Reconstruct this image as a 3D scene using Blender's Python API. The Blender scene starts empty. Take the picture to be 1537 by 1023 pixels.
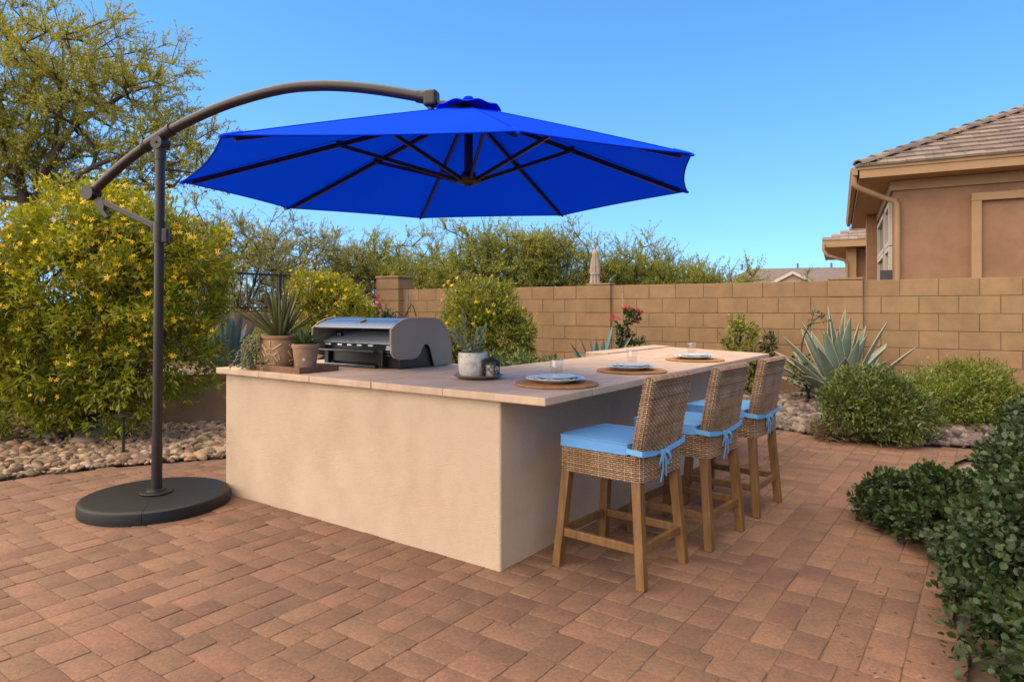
import bpy, bmesh, math, random
import numpy as np
from mathutils import Vector, Matrix, Euler
random.seed(7)
RNG = np.random.default_rng(11)
SC = bpy.context.scene
COL = SC.collection
PI = math.pi
H = 1.35            # eye height
F = 1000.0          # focal length in photo pixels (1537 wide)
UC, VH = 768.5, 464.0

def P(u, v, Y):     # photo pixel + depth -> world point
    return Vector(((u-UC)/F*Y, Y, H+(VH-v)/F*Y))
def G(u, v, z=0.0):  # photo pixel on a horizontal plane
    Y = (H-z)*F/(v-VH)
    return P(u, v, Y)
TH = 0.625
RD = Vector((math.sin(TH), math.cos(TH), 0))     # along the bar, away
LD = Vector((-math.cos(TH), math.sin(TH), 0))    # along the grill front, to the left
C0 = Vector((-.06, 3.432, 0))
def K(u, w, z=0.0):
    return C0 + RD*u + LD*w + Vector((0, 0, z))
ROTK = math.atan2(RD.y, RD.x)       # local x = RD, local y = LD

# ------------------------------------------------------------------ materials
MATS = {}
ALB = .70
def srgb(r, g, b):
    f = lambda c: (c/255/12.92) if c/255 <= .04045 else ((c/255+.055)/1.055)**2.4
    return (f(r), f(g), f(b))
def mat(name, col, rough=.6, metal=0., var=.15, vs=6., bump=0., bs=60., dist=.003, island=0., hue=0.,
        col2=None, c2s=3., c2lo=.45, c2hi=.65, trans=0., tcol=None, spec=.5, coat=0., streak=None, val_isl=None):
    if name in MATS: return MATS[name]
    col = tuple(c*ALB for c in col) if not metal else col
    if col2 is not None: col2 = tuple(c*ALB for c in col2)
    m = bpy.data.materials.new(name); m.use_nodes = True
    nt = m.node_tree; N = nt.nodes; Lk = nt.links
    b = N['Principled BSDF']; out = N['Material Output']
    b.inputs['Roughness'].default_value = rough
    b.inputs['Metallic'].default_value = metal
    b.inputs['Specular IOR Level'].default_value = spec
    if coat: b.inputs['Coat Weight'].default_value = coat
    tc = N.new('ShaderNodeTexCoord')
    rgb = N.new('ShaderNodeRGB'); rgb.outputs[0].default_value = (*col, 1)
    cur = rgb.outputs[0]
    if col2 is not None:
        n2 = N.new('ShaderNodeTexNoise'); n2.inputs['Scale'].default_value = c2s; n2.inputs['Detail'].default_value = 6; n2.inputs['Roughness'].default_value = .65
        mp = N.new('ShaderNodeMapping'); Lk.new(tc.outputs['Object'], mp.inputs[0]); Lk.new(mp.outputs[0], n2.inputs['Vector'])
        if streak: mp.inputs['Scale'].default_value = streak
        rp = N.new('ShaderNodeMapRange'); rp.inputs[1].default_value = c2lo; rp.inputs[2].default_value = c2hi
        Lk.new(n2.outputs[0], rp.inputs[0])
        mx = N.new('ShaderNodeMix'); mx.data_type = 'RGBA'
        Lk.new(rp.outputs[0], mx.inputs[0]); Lk.new(cur, mx.inputs[6]); mx.inputs[7].default_value = (*col2, 1)
        cur = mx.outputs[2]
    hsv = N.new('ShaderNodeHueSaturation'); Lk.new(cur, hsv.inputs['Color'])
    val = None
    if var:
        n1 = N.new('ShaderNodeTexNoise'); n1.inputs['Scale'].default_value = vs; n1.inputs['Detail'].default_value = 8; n1.inputs['Roughness'].default_value = .65
        Lk.new(tc.outputs['Object'], n1.inputs['Vector'])
        r1 = N.new('ShaderNodeMapRange'); r1.inputs[1].default_value = .3; r1.inputs[2].default_value = .7
        r1.inputs[3].default_value = 1-var; r1.inputs[4].default_value = 1+var
        Lk.new(n1.outputs[0], r1.inputs[0]); val = r1.outputs[0]
    if island or hue:
        g = N.new('ShaderNodeNewGeometry')
        r2 = N.new('ShaderNodeMapRange'); r2.inputs[3].default_value = 1-island; r2.inputs[4].default_value = 1+island
        Lk.new(g.outputs['Random Per Island'], r2.inputs[0])
        if val is not None:
            mu = N.new('ShaderNodeMath'); mu.operation = 'MULTIPLY'; Lk.new(val, mu.inputs[0]); Lk.new(r2.outputs[0], mu.inputs[1]); val = mu.outputs[0]
        else: val = r2.outputs[0]
        if hue:
            fr = N.new('ShaderNodeMath'); fr.operation = 'MULTIPLY'; fr.inputs[1].default_value = 7.31; Lk.new(g.outputs['Random Per Island'], fr.inputs[0])
            fr2 = N.new('ShaderNodeMath'); fr2.operation = 'FRACT'; Lk.new(fr.outputs[0], fr2.inputs[0])
            r3 = N.new('ShaderNodeMapRange'); r3.inputs[3].default_value = .5-hue; r3.inputs[4].default_value = .5+hue
            Lk.new(fr2.outputs[0], r3.inputs[0]); Lk.new(r3.outputs[0], hsv.inputs['Hue'])
    if val is not None: Lk.new(val, hsv.inputs['Value'])
    Lk.new(hsv.outputs[0], b.inputs['Base Color'])
    if bump:
        n3 = N.new('ShaderNodeTexNoise'); n3.inputs['Scale'].default_value = bs; n3.inputs['Detail'].default_value = 5
        Lk.new(tc.outputs['Object'], n3.inputs['Vector'])
        bp = N.new('ShaderNodeBump'); bp.inputs['Strength'].default_value = bump; bp.inputs['Distance'].default_value = dist
        Lk.new(n3.outputs[0], bp.inputs['Height']); Lk.new(bp.outputs[0], b.inputs['Normal'])
    if trans:
        t = N.new('ShaderNodeBsdfTranslucent')
        h2 = N.new('ShaderNodeHueSaturation'); h2.inputs['Saturation'].default_value = 1.15; h2.inputs['Value'].default_value = 1.5
        Lk.new(hsv.outputs[0], h2.inputs['Color'])
        if tcol: t.inputs[0].default_value = (*tcol, 1)
        else: Lk.new(h2.outputs[0], t.inputs[0])
        ms = N.new('ShaderNodeMixShader'); ms.inputs[0].default_value = trans
        Lk.new(b.outputs[0], ms.inputs[1]); Lk.new(t.outputs[0], ms.inputs[2]); Lk.new(ms.outputs[0], out.inputs[0])
    MATS[name] = m
    return m

# ------------------------------------------------------------------ mesh builder
class MB:
    def __init__(s): s.v = []; s.f = []
    def add(s, vs, fs):
        o = len(s.v); s.v += [tuple(p) for p in vs]; s.f += [tuple(i+o for i in f) for f in fs]; return s
    def box(s, c, d, M=None):
        x, y, z = [k/2 for k in d]; c = Vector(c)
        vs = [Vector((a*x, b*y, e*z)) for e in (-1, 1) for b in (-1, 1) for a in (-1, 1)]
        vs = [c+(M @ p if M else p) for p in vs]
        return s.add(vs, [(0, 2, 3, 1), (4, 5, 7, 6), (0, 1, 5, 4), (2, 6, 7, 3), (0, 4, 6, 2), (1, 3, 7, 5)])
    def bar(s, a, b, w, h, w2=None, h2=None, up=(0, 0, 1)):
        a, b = Vector(a), Vector(b); d = (b-a).normalized(); up = Vector(up)
        x = d.cross(up)
        if x.length < 1e-4: x = d.cross(Vector((1, 0, 0)))
        x.normalize(); y = x.cross(d)
        w2 = w if w2 is None else w2; h2 = h if h2 is None else h2
        vs = []
        for p, ww, hh in ((a, w, h), (b, w2, h2)):
            for sx, sy in ((-1, -1), (1, -1), (1, 1), (-1, 1)): vs.append(p+x*sx*ww/2+y*sy*hh/2)
        return s.add(vs, [(3, 2, 1, 0), (4, 5, 6, 7), (0, 1, 5, 4), (1, 2, 6, 5), (2, 3, 7, 6), (3, 0, 4, 7)])
    def tube(s, pts, r, n=10, cap=True):
        pts = [Vector(p) for p in pts]
        rs = r if isinstance(r, (list, tuple)) else [r]*len(pts)
        vs = []; fs = []; prev = None
        for i, p in enumerate(pts):
            d = (pts[min(i+1, len(pts)-1)]-pts[max(i-1, 0)]).normalized()
            if prev is None:
                x = d.cross(Vector((0, 0, 1)))
                if x.length < 1e-3: x = d.cross(Vector((1, 0, 0)))
            else: x = prev-d*prev.dot(d)
            x.normalize(); prev = x; y = d.cross(x)
            for k in range(n):
                a = 2*PI*k/n; vs.append(p+(x*math.cos(a)+y*math.sin(a))*rs[i])
        for i in range(len(pts)-1):
            for k in range(n):
                a = i*n+k; b = i*n+(k+1) % n; fs.append((a, b, b+n, a+n))
        if cap:
            fs.append(tuple(range(n-1, -1, -1))); fs.append(tuple(len(pts)*n-n+k for k in range(n)))
        return s.add(vs, fs)
    def lathe(s, prof, c=(0, 0, 0), n=32, wob=None):
        c = Vector(c); vs = []; fs = []
        for j, (r, z) in enumerate(prof):
            for k in range(n):
                a = 2*PI*k/n; rr = r*(1+(wob(a, j) if wob else 0))
                vs.append(c+Vector((rr*math.cos(a), rr*math.sin(a), z)))
        for j in range(len(prof)-1):
            for k in range(n):
                a = j*n+k; b = j*n+(k+1) % n; fs.append((a, b, b+n, a+n))
        if prof[0][0] > 1e-5: fs.append(tuple(range(n-1, -1, -1)))
        if prof[-1][0] > 1e-5: fs.append(tuple((len(prof)-1)*n+k for k in range(n)))
        return s.add(vs, fs)
    def prism(s, poly, z0, z1, f=None):
        n = len(poly); f = f or (lambda a, b, z: Vector((a, b, z)))
        vs = [f(a, b, z0) for a, b in poly]+[f(a, b, z1) for a, b in poly]
        fs = [tuple(range(n-1, -1, -1)), tuple(range(n, 2*n))]+[(k, (k+1) % n, (k+1) % n+n, k+n) for k in range(n)]
        return s.add(vs, fs)
    def build(s, name, m, parent=None, smooth=False, bevel=0., seg=2, loc=None, sharp=.7, fix=True):
        me = bpy.data.meshes.new(name); me.from_pydata(s.v, [], s.f)
        if fix:
            bm = bmesh.new(); bm.from_mesh(me); bmesh.ops.remove_doubles(bm, verts=bm.verts, dist=1e-6); bmesh.ops.recalc_face_normals(bm, faces=bm.faces); bm.to_mesh(me); bm.free()
        return link(name, me, m, parent, smooth, bevel, seg, loc, sharp)
def link(name, me, m, parent=None, smooth=False, bevel=0., seg=2, loc=None, sharp=.7):
    me.materials.append(m)
    if smooth:
        me.polygons.foreach_set('use_smooth', [True]*len(me.polygons))
        try: me.set_sharp_from_angle(angle=sharp)
        except Exception: pass
    o = bpy.data.objects.new(name, me); COL.objects.link(o)
    if parent is not None: o.parent = parent
    if loc is not None: o.location = loc
    if bevel:
        b = o.modifiers.new('Bevel', 'BEVEL'); b.width = bevel; b.segments = seg; b.limit_method = 'ANGLE'; b.angle_limit = .6
    return o
def tag(o, label, cat, group=None):
    o['label'] = label; o['category'] = cat
    if group: o['group'] = group
    return o
def thing(name, label, cat, loc=(0, 0, 0), rz=0., group=None):
    o = bpy.data.objects.new(name, None); COL.objects.link(o); o.empty_display_size = .1
    o.location = loc; o.rotation_euler = (0, 0, rz)
    return tag(o, label, cat, group)
def setting(o, kind='structure'):
    o['kind'] = kind; return o
def copy_tree(o, parent=None):
    c = o.copy(); COL.objects.link(c)
    if parent is not None: c.parent = parent
    for ch in list(o.children): copy_tree(ch, c)
    return c

# ------------------------------------------------------------------ scattering of small leaf / stone templates (numpy)
def norm(a): return a/np.maximum(np.linalg.norm(a, axis=1, keepdims=True), 1e-9)
def scatter_mesh(name, TV, TF, pts, fwd, up, sc, jit=None):
    TV = np.asarray(TV, float); n = len(pts); k = len(TV)
    fwd = norm(fwd); x = np.cross(fwd, up); x = norm(x); z = np.cross(x, fwd)
    sc = np.asarray(sc, float)
    if sc.ndim == 1: sc = np.repeat(sc[:, None], 3, 1)
    V = (pts[:, None, :] + TV[None, :, 0:1]*x[:, None, :]*sc[:, None, 0:1] + TV[None, :, 1:2]*fwd[:, None, :]*sc[:, None, 1:2]
         + TV[None, :, 2:3]*z[:, None, :]*sc[:, None, 2:3])
    if jit is not None: V = V+jit
    V = V.reshape(-1, 3)
    return np_mesh(name, V, TF, n, k)
def np_mesh(name, V, TF, n, k):
    lens = np.array([len(f) for f in TF]); flat = np.concatenate([np.array(f) for f in TF])
    idx = (flat[None, :]+(np.arange(n)*k)[:, None]).reshape(-1)
    lt = np.tile(lens, n); ls = np.concatenate([[0], np.cumsum(lt)[:-1]])
    me = bpy.data.meshes.new(name)
    me.vertices.add(len(V)); me.vertices.foreach_set('co', V.astype(np.float32).ravel())
    me.loops.add(len(idx)); me.loops.foreach_set('vertex_index', idx.astype(np.int32))
    me.polygons.add(len(lt)); me.polygons.foreach_set('loop_start', ls.astype(np.int32)); me.polygons.foreach_set('loop_total', lt.astype(np.int32))
    me.update(calc_edges=True); me.validate()
    return me
LANCE = ([(0, 0, 0), (.5, .4, .10), (0, 1, -.05), (-.5, .4, .10), (0, .45, -.02)], [(0, 1, 4), (1, 2, 4), (2, 3, 4), (3, 0, 4)])
ROUND = ([(0, 0, 0), (.42, .28, .12), (.45, .7, .14), (0, 1, .02), (-.45, .7, .14), (-.42, .28, .12), (0, .5, -.02)],
         [(0, 1, 6), (1, 2, 6), (2, 3, 6), (3, 4, 6), (4, 5, 6), (5, 0, 6)])
def star(n=5):
    V = [(0, 0, 0)]; Fc = []
    for k in range(n):
        a = 2*PI*k/n
        for da, r, z in ((-.38, .5, .06), (0, 1, .16), (.38, .5, .06)):
            V.append((r*math.cos(a+da), r*math.sin(a+da), z))
        i = 1+3*k; Fc.append((0, i, i+1, i+2))
    return V, Fc
STAR = star()
PETAL4 = star(4)
def rand_dirs(n):
    v = RNG.normal(size=(n, 3)); return norm(v)
def tubes_np(name, segs, n=5):
    """segs: list of (p0,p1,r0,r1) -> one mesh of short tapered tubes"""
    a = np.array([s[0] for s in segs]); b = np.array([s[1] for s in segs]); r0 = np.array([s[2] for s in segs]); r1 = np.array([s[3] for s in segs])
    d = norm(b-a); h = np.where(np.abs(d[:, 2:3]) > .9, np.array([[1., 0, 0]]), np.array([[0, 0, 1.]]))
    x = norm(np.cross(d, h)); y = np.cross(d, x)
    an = np.arange(n)*2*PI/n
    ring = np.cos(an)[None, :, None]*x[:, None, :]+np.sin(an)[None, :, None]*y[:, None, :]
    V = np.concatenate([a[:, None, :]+ring*r0[:, None, None], (b+d*r1[:, None]*.3)[:, None, :]+ring*r1[:, None, None]], 1).reshape(-1, 3)
    TF = [(k, (k+1) % n, (k+1) % n+n, k+n) for k in range(n)]
    return np_mesh(name, V, TF, len(segs), 2*n)
# ------------------------------------------------------------------ camera, light, sky
cam = bpy.data.cameras.new('camera'); cam.sensor_width = 36; cam.lens = F/1537*36; cam.shift_y = -(511.5-VH)/1537; cam.clip_end = 3000; cam.clip_start = .05
co = bpy.data.objects.new('camera', cam); COL.objects.link(co); co.location = (0, 0, H); co.rotation_euler = (PI/2, 0, 0); SC.camera = co
SUN_AZ = math.radians(-113); SUN_EL = math.radians(54)
SUN_STRENGTH = 4.6; SUN_ANGLE = 118.; SKY_STRENGTH = .15
EXPOSURE = .95
w = bpy.data.worlds.new('World'); SC.world = w; w.use_nodes = True
nt = w.node_tree; sk = nt.nodes.new('ShaderNodeTexSky'); sk.sky_type = 'NISHITA'; sk.sun_disc = False
sk.sun_elevation = SUN_EL; sk.sun_rotation = SUN_AZ; sk.ozone_density = 3.0; sk.dust_density = .25; sk.air_density = 1.0; sk.altitude = 300
tcw = nt.nodes.new('ShaderNodeTexCoord'); mpw = nt.nodes.new('ShaderNodeVectorMath'); mpw.operation = 'MULTIPLY_ADD'
mpw.inputs[1].default_value = (1, 1, .80); mpw.inputs[2].default_value = (0, 0, .13); nrw = nt.nodes.new('ShaderNodeVectorMath'); nrw.operation = 'NORMALIZE'
nt.links.new(tcw.outputs['Generated'], mpw.inputs[0]); nt.links.new(mpw.outputs[0], nrw.inputs[0]); nt.links.new(nrw.outputs[0], sk.inputs['Vector'])
hs = nt.nodes.new('ShaderNodeHueSaturation'); hs.inputs['Saturation'].default_value = 1.25; hs.inputs['Hue'].default_value = .498
nt.links.new(sk.outputs[0], hs.inputs['Color']); nt.links.new(hs.outputs[0], nt.nodes['Background'].inputs[0])
nt.nodes['Background'].inputs[1].default_value = SKY_STRENGTH
sd = Vector((math.sin(SUN_AZ)*math.cos(SUN_EL), math.cos(SUN_AZ)*math.cos(SUN_EL), math.sin(SUN_EL)))
sl = bpy.data.lights.new('sun', 'SUN'); sl.energy = SUN_STRENGTH; sl.angle = math.radians(SUN_ANGLE); sl.color = (1, .74, .40)
so = bpy.data.objects.new('sun', sl); COL.objects.link(so); so.location = sd*30; so.rotation_euler = sd.to_track_quat('Z', 'Y').to_euler()
vs = SC.view_settings; vs.view_transform = 'Standard'; vs.look = 'None'; vs.gamma = 1; vs.exposure = EXPOSURE
SC.cycles.max_bounces = 8; SC.cycles.transparent_max_bounces = 8; SC.cycles.use_denoising = True

# ------------------------------------------------------------------ ground
g = MB()
g.add([(-600, -600, -.05), (600, -600, -.05), (600, 900, -.05), (-600, 900, -.05)], [(0, 1, 2, 3)])
setting(g.build('ground', mat('soil', (.30, .21, .13), .95, var=.25, vs=3, bump=.6, bs=25, dist=.02, col2=(.2, .13, .08), c2s=.6)))

def inside(poly, x, y):
    c = False; j = len(poly)-1
    for i in range(len(poly)):
        xi, yi = poly[i]; xj, yj = poly[j]
        if (yi > y) != (yj > y) and x < (xj-xi)*(y-yi)/(yj-yi)+xi: c = not c
        j = i
    return c
hk = [K(u, ww) for u, ww in ((4.1, -1.72), (2.6, -1.75), (1.2, -1.86), (0.2, -1.98), (-.9, -2.05))]
PATIO = [(-9, -5), (-9, 2.2), (-6.2, 3.9), (-4.02, 5.23), (-3.49, 5.65), (-2.61, 6.03), (-1.4, 6.5), (0, 7.4), (1.2, 8.2), (2.2, 7.9), (2.96, 7.46), (3.3, 7.05), (3.94, 6.6), (4.5, 6.35)] \
    + [(p.x, p.y) for p in hk] + [(3.2, 0.2), (5, -5)]
# pavers: tumbled concrete bricks in three sizes, laid in random ashlar
def pavers():
    cell = .067
    nu, nw = 222, 198                      # cells
    u0, w0 = -5.4, -5.4
    r = random.Random(5)
    allV = []
    pieces = []
    def strip(n_long):                     # split a strip of six cells
        return r.choice([[3, 3], [2, 2, 2], [3, 3], [4, 2], [2, 4]])
    for bj in range(nw//6):
        for bi in range(-1, nu//6):
            oi = bi*6+(3*(bj % 2)); oj = bj*6
            along = r.random() < .5
            pos = 0
            for wd in r.choice([[2, 2, 2], [2, 2, 2], [3, 3]]):
                cuts = strip(6) if wd == 2 else [2, 2, 2]
                q = 0
                for c in cuts:
                    pieces.append((oi+(q if along else pos), oj+(pos if along else q), c if along else wd, wd if along else c)); q += c
                pos += wd
    for i, j, a, b in pieces:
            cx = K(u0+(i+1)*cell, w0+(j+1)*cell)
            if not (-7 < cx.x < 5.2 and .8 < cx.y < 9): continue
            ctr = K(u0+(i+a/2)*cell, w0+(j+b/2)*cell)
            if not inside(PATIO, ctr.x, ctr.y): continue
            hx, hy = a*cell/2-.0016, b*cell/2-.0016
            cr = r.uniform(.008, .019)
            ring = [(hx, hy-cr), (hx-cr*.3, hy-cr*.3), (hx-cr, hy), (-hx+cr, hy), (-hx+cr*.3, hy-cr*.3), (-hx, hy-cr), (-hx, -hy+cr), (-hx+cr*.3, -hy+cr*.3), (-hx+cr, -hy), (hx-cr, -hy), (hx-cr*.3, -hy+cr*.3), (hx, -hy+cr)]
            dz = r.gauss(0, .0012); tx = r.gauss(0, .006); ty = r.gauss(0, .006)
            pts = []
            jj = [(r.gauss(0, .0014), r.gauss(0, .0014)) for _ in ring]
            for inset, z in ((.0032, 0.0), (.001, -.0010), (0, -.0040), (0, -.03)):
                for q, (x, y) in enumerate(ring):
                    sx = (1-inset/hx)*x+jj[q][0]; sy = (1-inset/hy)*y+jj[q][1]
                    p = ctr+RD*sx+LD*sy
                    pts.append((p.x, p.y, z+dz+tx*sx+ty*sy))
            allV.append(pts)
    n = 12
    TF = [tuple(range(n))]
    for k in range(3):
        for q in range(n): TF.append((k*n+q, (k+1)*n+q, (k+1)*n+(q+1) % n, k*n+(q+1) % n))
    V = np.array(allV).reshape(-1, 3)
    return np_mesh('patio', V, TF, len(allV), 48)
pm = mat('paver', (.272, .142, .083), .9, var=.3, vs=60, bump=.9, bs=170, dist=.003, island=.18, hue=.007, col2=(.185, .108, .07), c2s=6, c2lo=.42, c2hi=.75)
setting(link('patio', pavers(), pm))
sb = MB(); sb.add([(x, y, -.0042) for x, y in PATIO], [tuple(range(len(PATIO)))])
setting(sb.build('patio_joint_sand', mat('joint_sand', (.19, .115, .07), .95, var=.3, vs=40, bump=.5, bs=200)))

# ------------------------------------------------------------------ block wall and far pillar
wall_a = Vector((4.32, 10.9, 0)); WD = Vector((.848, -.53, 0)).normalized()
WN = Vector((-WD.y, WD.x, 0))       # away from the viewer
WN = WN if WN.y > 0 else -WN
def W(t, d, z): return wall_a+WD*t+WN*d+Vector((0, 0, z))
blockm = mat('wall_block', (.375, .228, .108), .9, var=.13, vs=4, bump=.5, bs=90, dist=.004, island=.06, hue=.004, col2=(.29, .18, .082), c2s=1.3, c2lo=.4, c2hi=.7)
mortm = mat('wall_mortar', (.27, .17, .08), .95, var=.1)
ROT_W = math.atan2(WD.y, WD.x)
bw = thing('block_wall', 'tan concrete block garden wall running behind the bar to the neighbouring house', 'wall', W(0, 0, 0), ROT_W)
bh, bl = .257, .49
T0, T1 = -8.05, 7.0
PIL = [(-3.15, .5), (1.02, .5)]
mb = MB(); rr = random.Random(3)
def block(mb, x0, x1, y0, y1, z0, z1, j=.0052):
    mb.box(((x0+x1)/2+rr.gauss(0, .0012), (y0+y1)/2+rr.gauss(0, .0015), (z0+z1)/2), (x1-x0-j*1.6, y1-y0, z1-z0-j*1.6))
for k in range(7):
    x = T0-(bl/2 if k % 2 else 0)
    while x < T1:
        a, b = max(x, T0), min(x+bl, T1)
        if b-a > .03: block(mb, a, b, 0, .15, k*bh, (k+1)*bh)
        x += bl
mb.build('wall_blocks', blockm, bw, bevel=.006)
MB().box(((T0+T1)/2, .075, bh*3.5-.004), (T1-T0-.01, .126, bh*7-.02)).build('mortar', mortm, bw)
for px_, wd in PIL:
    p = MB()
    for k in range(7): block(p, px_-wd/2, px_+wd/2, -.06, -.004, k*bh, (k+1)*bh)
    block(p, px_-wd/2-.005, px_+wd/2+.005, -.065, .16, 7*bh+.002, 7*bh+.045)
    p.build('pilaster', blockm, bw, bevel=.006)
pl = thing('wall_pillar', 'tall square tan block pillar where the metal fence meets the wall', 'pillar', W(-8.35, 0, 0), ROT_W)
p = MB()
for k in range(8):
    block(p, -.34, .34, -.16, .36, k*bh, (k+1)*bh)
p.build('pillar_shaft', blockm, pl, bevel=.008)
p = MB(); block(p, -.36, .36, -.18, .38, 8*bh, 8*bh+.06); p.build('pillar_cap', blockm, pl, bevel=.008)

# ------------------------------------------------------------------ metal view fence on its low wall
f0 = W(-8.72, .06, 0); FD = -RD
FL = 8.4
fr = math.atan2(FD.y, FD.x)
lw = thing('low_wall', 'low pinkish stucco wall carrying the dark metal fence', 'wall', f0, fr)
MB().box((FL/2, .0, .64), (FL, .2, 1.28)).build('wall_face', mat('pink_stucco', (.40, .23, .15), .9, var=.12, bump=.5, bs=120), lw, bevel=.01)
fe = thing('metal_fence', 'dark metal picket fence on the low wall behind the yellow flowering shrubs', 'fence', f0, fr)
ironm = mat('fence_iron', (.028, .018, .014), .5, var=.2)
MB().bar((0, 0, 2.03), (FL, 0, 2.03), .035, .04).build('top_rail', ironm, fe)
MB().bar((0, 0, 1.38), (FL, 0, 1.38), .03, .035).build('bottom_rail', ironm, fe)
pk = MB().bar((0, 0, 1.3), (0, 0, 2.01), .018, .018).build('picket', ironm, fe)
npk = int(FL/.135)
for i in range(npk):
    o = pk if i == 0 else pk.copy()
    if i: COL.objects.link(o); o.parent = fe
    o.location = (.1+i*.135, 0, 0)
for t in (.03, 2.75, 5.5, 8.2): MB().bar((t, 0, 1.28), (t, 0, 2.08), .05, .05).build('post', ironm, fe)

# ------------------------------------------------------------------ raised planter at the left
stuc2 = mat('planter_stucco', (.56, .36, .175), .9, var=.14, vs=3, bump=.5, bs=110, col2=(.48, .30, .15), c2s=2)
pw = thing('planter_wall', 'low tan stucco planter wall with a flat cap behind the yellow bush', 'wall', (0, 0, 0))
pp = [(-9.0, 7.15), (-6.0, 7.6), (-4.6, 7.76), (-3.4, 7.86), (-2.3, 7.9), (-1.7, 7.95)]
def ribbon(pts, t, z0, z1, ov=0):
    m = MB(); n = len(pts)
    vs = []
    for i, (x, y) in enumerate(pts):
        vs += [(x, y-ov, z0), (x, y+t+ov, z0), (x, y+t+ov, z1), (x, y-ov, z1)]
    fs = []
    for i in range(n-1):
        for k in range(4): fs.append((4*i+k, 4*i+(k+1) % 4, 4*i+4+(k+1) % 4, 4*i+4+k))
    fs += [(0, 1, 2, 3), tuple(4*(n-1)+k for k in (3, 2, 1, 0))]
    m.add(vs, fs); return m
ribbon(pp, .2, -.05, .535).build('wall_face', stuc2, pw)
ribbon(pp, .2, .537, .592, .035).build('cap', mat('planter_cap', (.40, .26, .15), .85, var=.15, bump=.4, bs=60), pw, bevel=.008)
soilp = [(x, y+.2) for x, y in pp]+[(-1.7, 13.6), (-3.2, 15.1), (-8.6, 8.0), (-9, 8)]
s2 = MB(); s2.add([(x, y, .47) for x, y in soilp], [tuple(range(len(soilp)))])
setting(s2.build('planter_soil', MATS['soil']))

# ------------------------------------------------------------------ river rock beds
ico = None
def stones(name, poly, n, smin, smax, z=0.0, edge=None, seed=1, cols=None, dens=None):
    global ico
    if ico is None:
        b = bmesh.new(); bmesh.ops.create_icosphere(b, subdivisions=2, radius=1); b.verts.ensure_lookup_table()
        ico = (np.array([v.co[:] for v in b.verts]), [tuple(v.index for v in f.verts) for f in b.faces]); b.free()
    TV, TF = ico; rg = np.random.default_rng(seed)
    xs = [p[0] for p in poly]; ys = [p[1] for p in poly]
    pts = []
    while len(pts) < n:
        x = rg.uniform(min(xs), max(xs)); y = rg.uniform(min(ys), max(ys))
        if inside(poly, x, y) and (dens is None or rg.random() < dens(x, y)): pts.append((x, y))
    pts = np.array(pts); n = len(pts)
    s = smin+(smax-smin)*rg.random(n)**2.2
    asp = np.stack([rg.uniform(.75, 1.5, n), rg.uniform(.6, 1.0, n), rg.uniform(.38, .7, n)], 1)*s[:, None]
    k = len(TV)
    # lumpy: random low-frequency planes
    d = rg.normal(size=(n, 3, 3)); d /= np.linalg.norm(d, axis=2, keepdims=True)
    sh = np.einsum('kj,nmj->nkm', TV, d)
    fac = 1-.35*np.clip(sh-.45, 0, 1).sum(2)+.06*np.sin(3*sh[:, :, 0]+2*sh[:, :, 1])
    V = TV[None]*fac[:, :, None]*asp[:, None, :]
    yaw = rg.uniform(0, 2*PI, n); tilt = rg.normal(0, .3, n)
    c, sn = np.cos(tilt)[:, None], np.sin(tilt)[:, None]
    V = np.stack([V[..., 0]*c+V[..., 2]*sn, V[..., 1], -V[..., 0]*sn+V[..., 2]*c], 2)
    c, sn = np.cos(yaw)[:, None], np.sin(yaw)[:, None]
    V = np.stack([V[..., 0]*c-V[..., 1]*sn, V[..., 0]*sn+V[..., 1]*c, V[..., 2]], 2)
    zz = z+asp[:, 2]*.35+rg.uniform(0, .022, n)
    V = V+np.stack([pts[:, 0], pts[:, 1], zz], 1)[:, None, :]
    me = np_mesh(name, V.reshape(-1, 3), TF, n, k)
    return me
rock = mat('river_rock', (.30, .185, .10), .85, var=.3, vs=30, island=.7, hue=.025, bump=.4, bs=80, col2=(.36, .27, .19), c2s=9, c2lo=.45, c2hi=.6)
bedL = [(-9, 2.35), (-6.2, 3.98), (-4.02, 5.29), (-3.49, 5.70), (-2.61, 6.08), (-1.6, 6.45), (-1.6, 7.9), (-3.4, 7.84), (-6, 7.58), (-9, 7.1)]
visL = [(-6.4, 4.05), (-4.02, 5.29), (-3.49, 5.70), (-2.61, 6.08), (-1.9, 6.3), (-1.9, 7.88), (-3.4, 7.84), (-6.4, 7.5)]
sm = MB(); sm.add([(x, y, -.02) for x, y in bedL], [tuple(range(len(bedL)))])
bed_m = mat('bed_soil', (.16, .11, .075), .95, var=.3, vs=12, bump=.8, bs=30, dist=.01)
setting(sm.build('rock_bed_soil', bed_m))
o = link('gravel', stones('gravel', visL, 11500, .016, .062, seed=4), rock, smooth=True, sharp=1.2); setting(o, 'stuff'); o['label'] = 'tan and grey river rocks between patio and planter wall'
bedR = [(2.98, 7.5), (3.32, 7.1), (3.96, 6.64), (4.5, 6.38), (5.2, 5.3), (7.5, 5.5), (8.4, 8.3), (-2.0, 14.8), (-1.5, 8.0), (0, 7.45), (1.2, 8.25), (2.2, 7.95)]
sm = MB(); sm.add([(x, y, -.02) for x, y in bedR], [tuple(range(len(bedR)))])
setting(sm.build('rock_bed_soil', bed_m))
visR = [(2.2, 7.97), (2.98, 7.5), (3.32, 7.1), (3.96, 6.64), (5.2, 6.4), (6.4, 9.1), (3.4, 11.35), (2.0, 9.5)]
o = link('gravel', stones('gravel', visR, 6500, .02, .08, seed=8), mat('grey_rock', (.15, .105, .075), .8, var=.25, vs=30, island=.6, hue=.03, bump=.4, bs=80, col2=(.22, .185, .16), c2s=9, c2lo=.45, c2hi=.6), smooth=True, sharp=1.2); setting(o, 'stuff'); o['label'] = 'dark grey and tan river rocks under the large agave'
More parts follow.
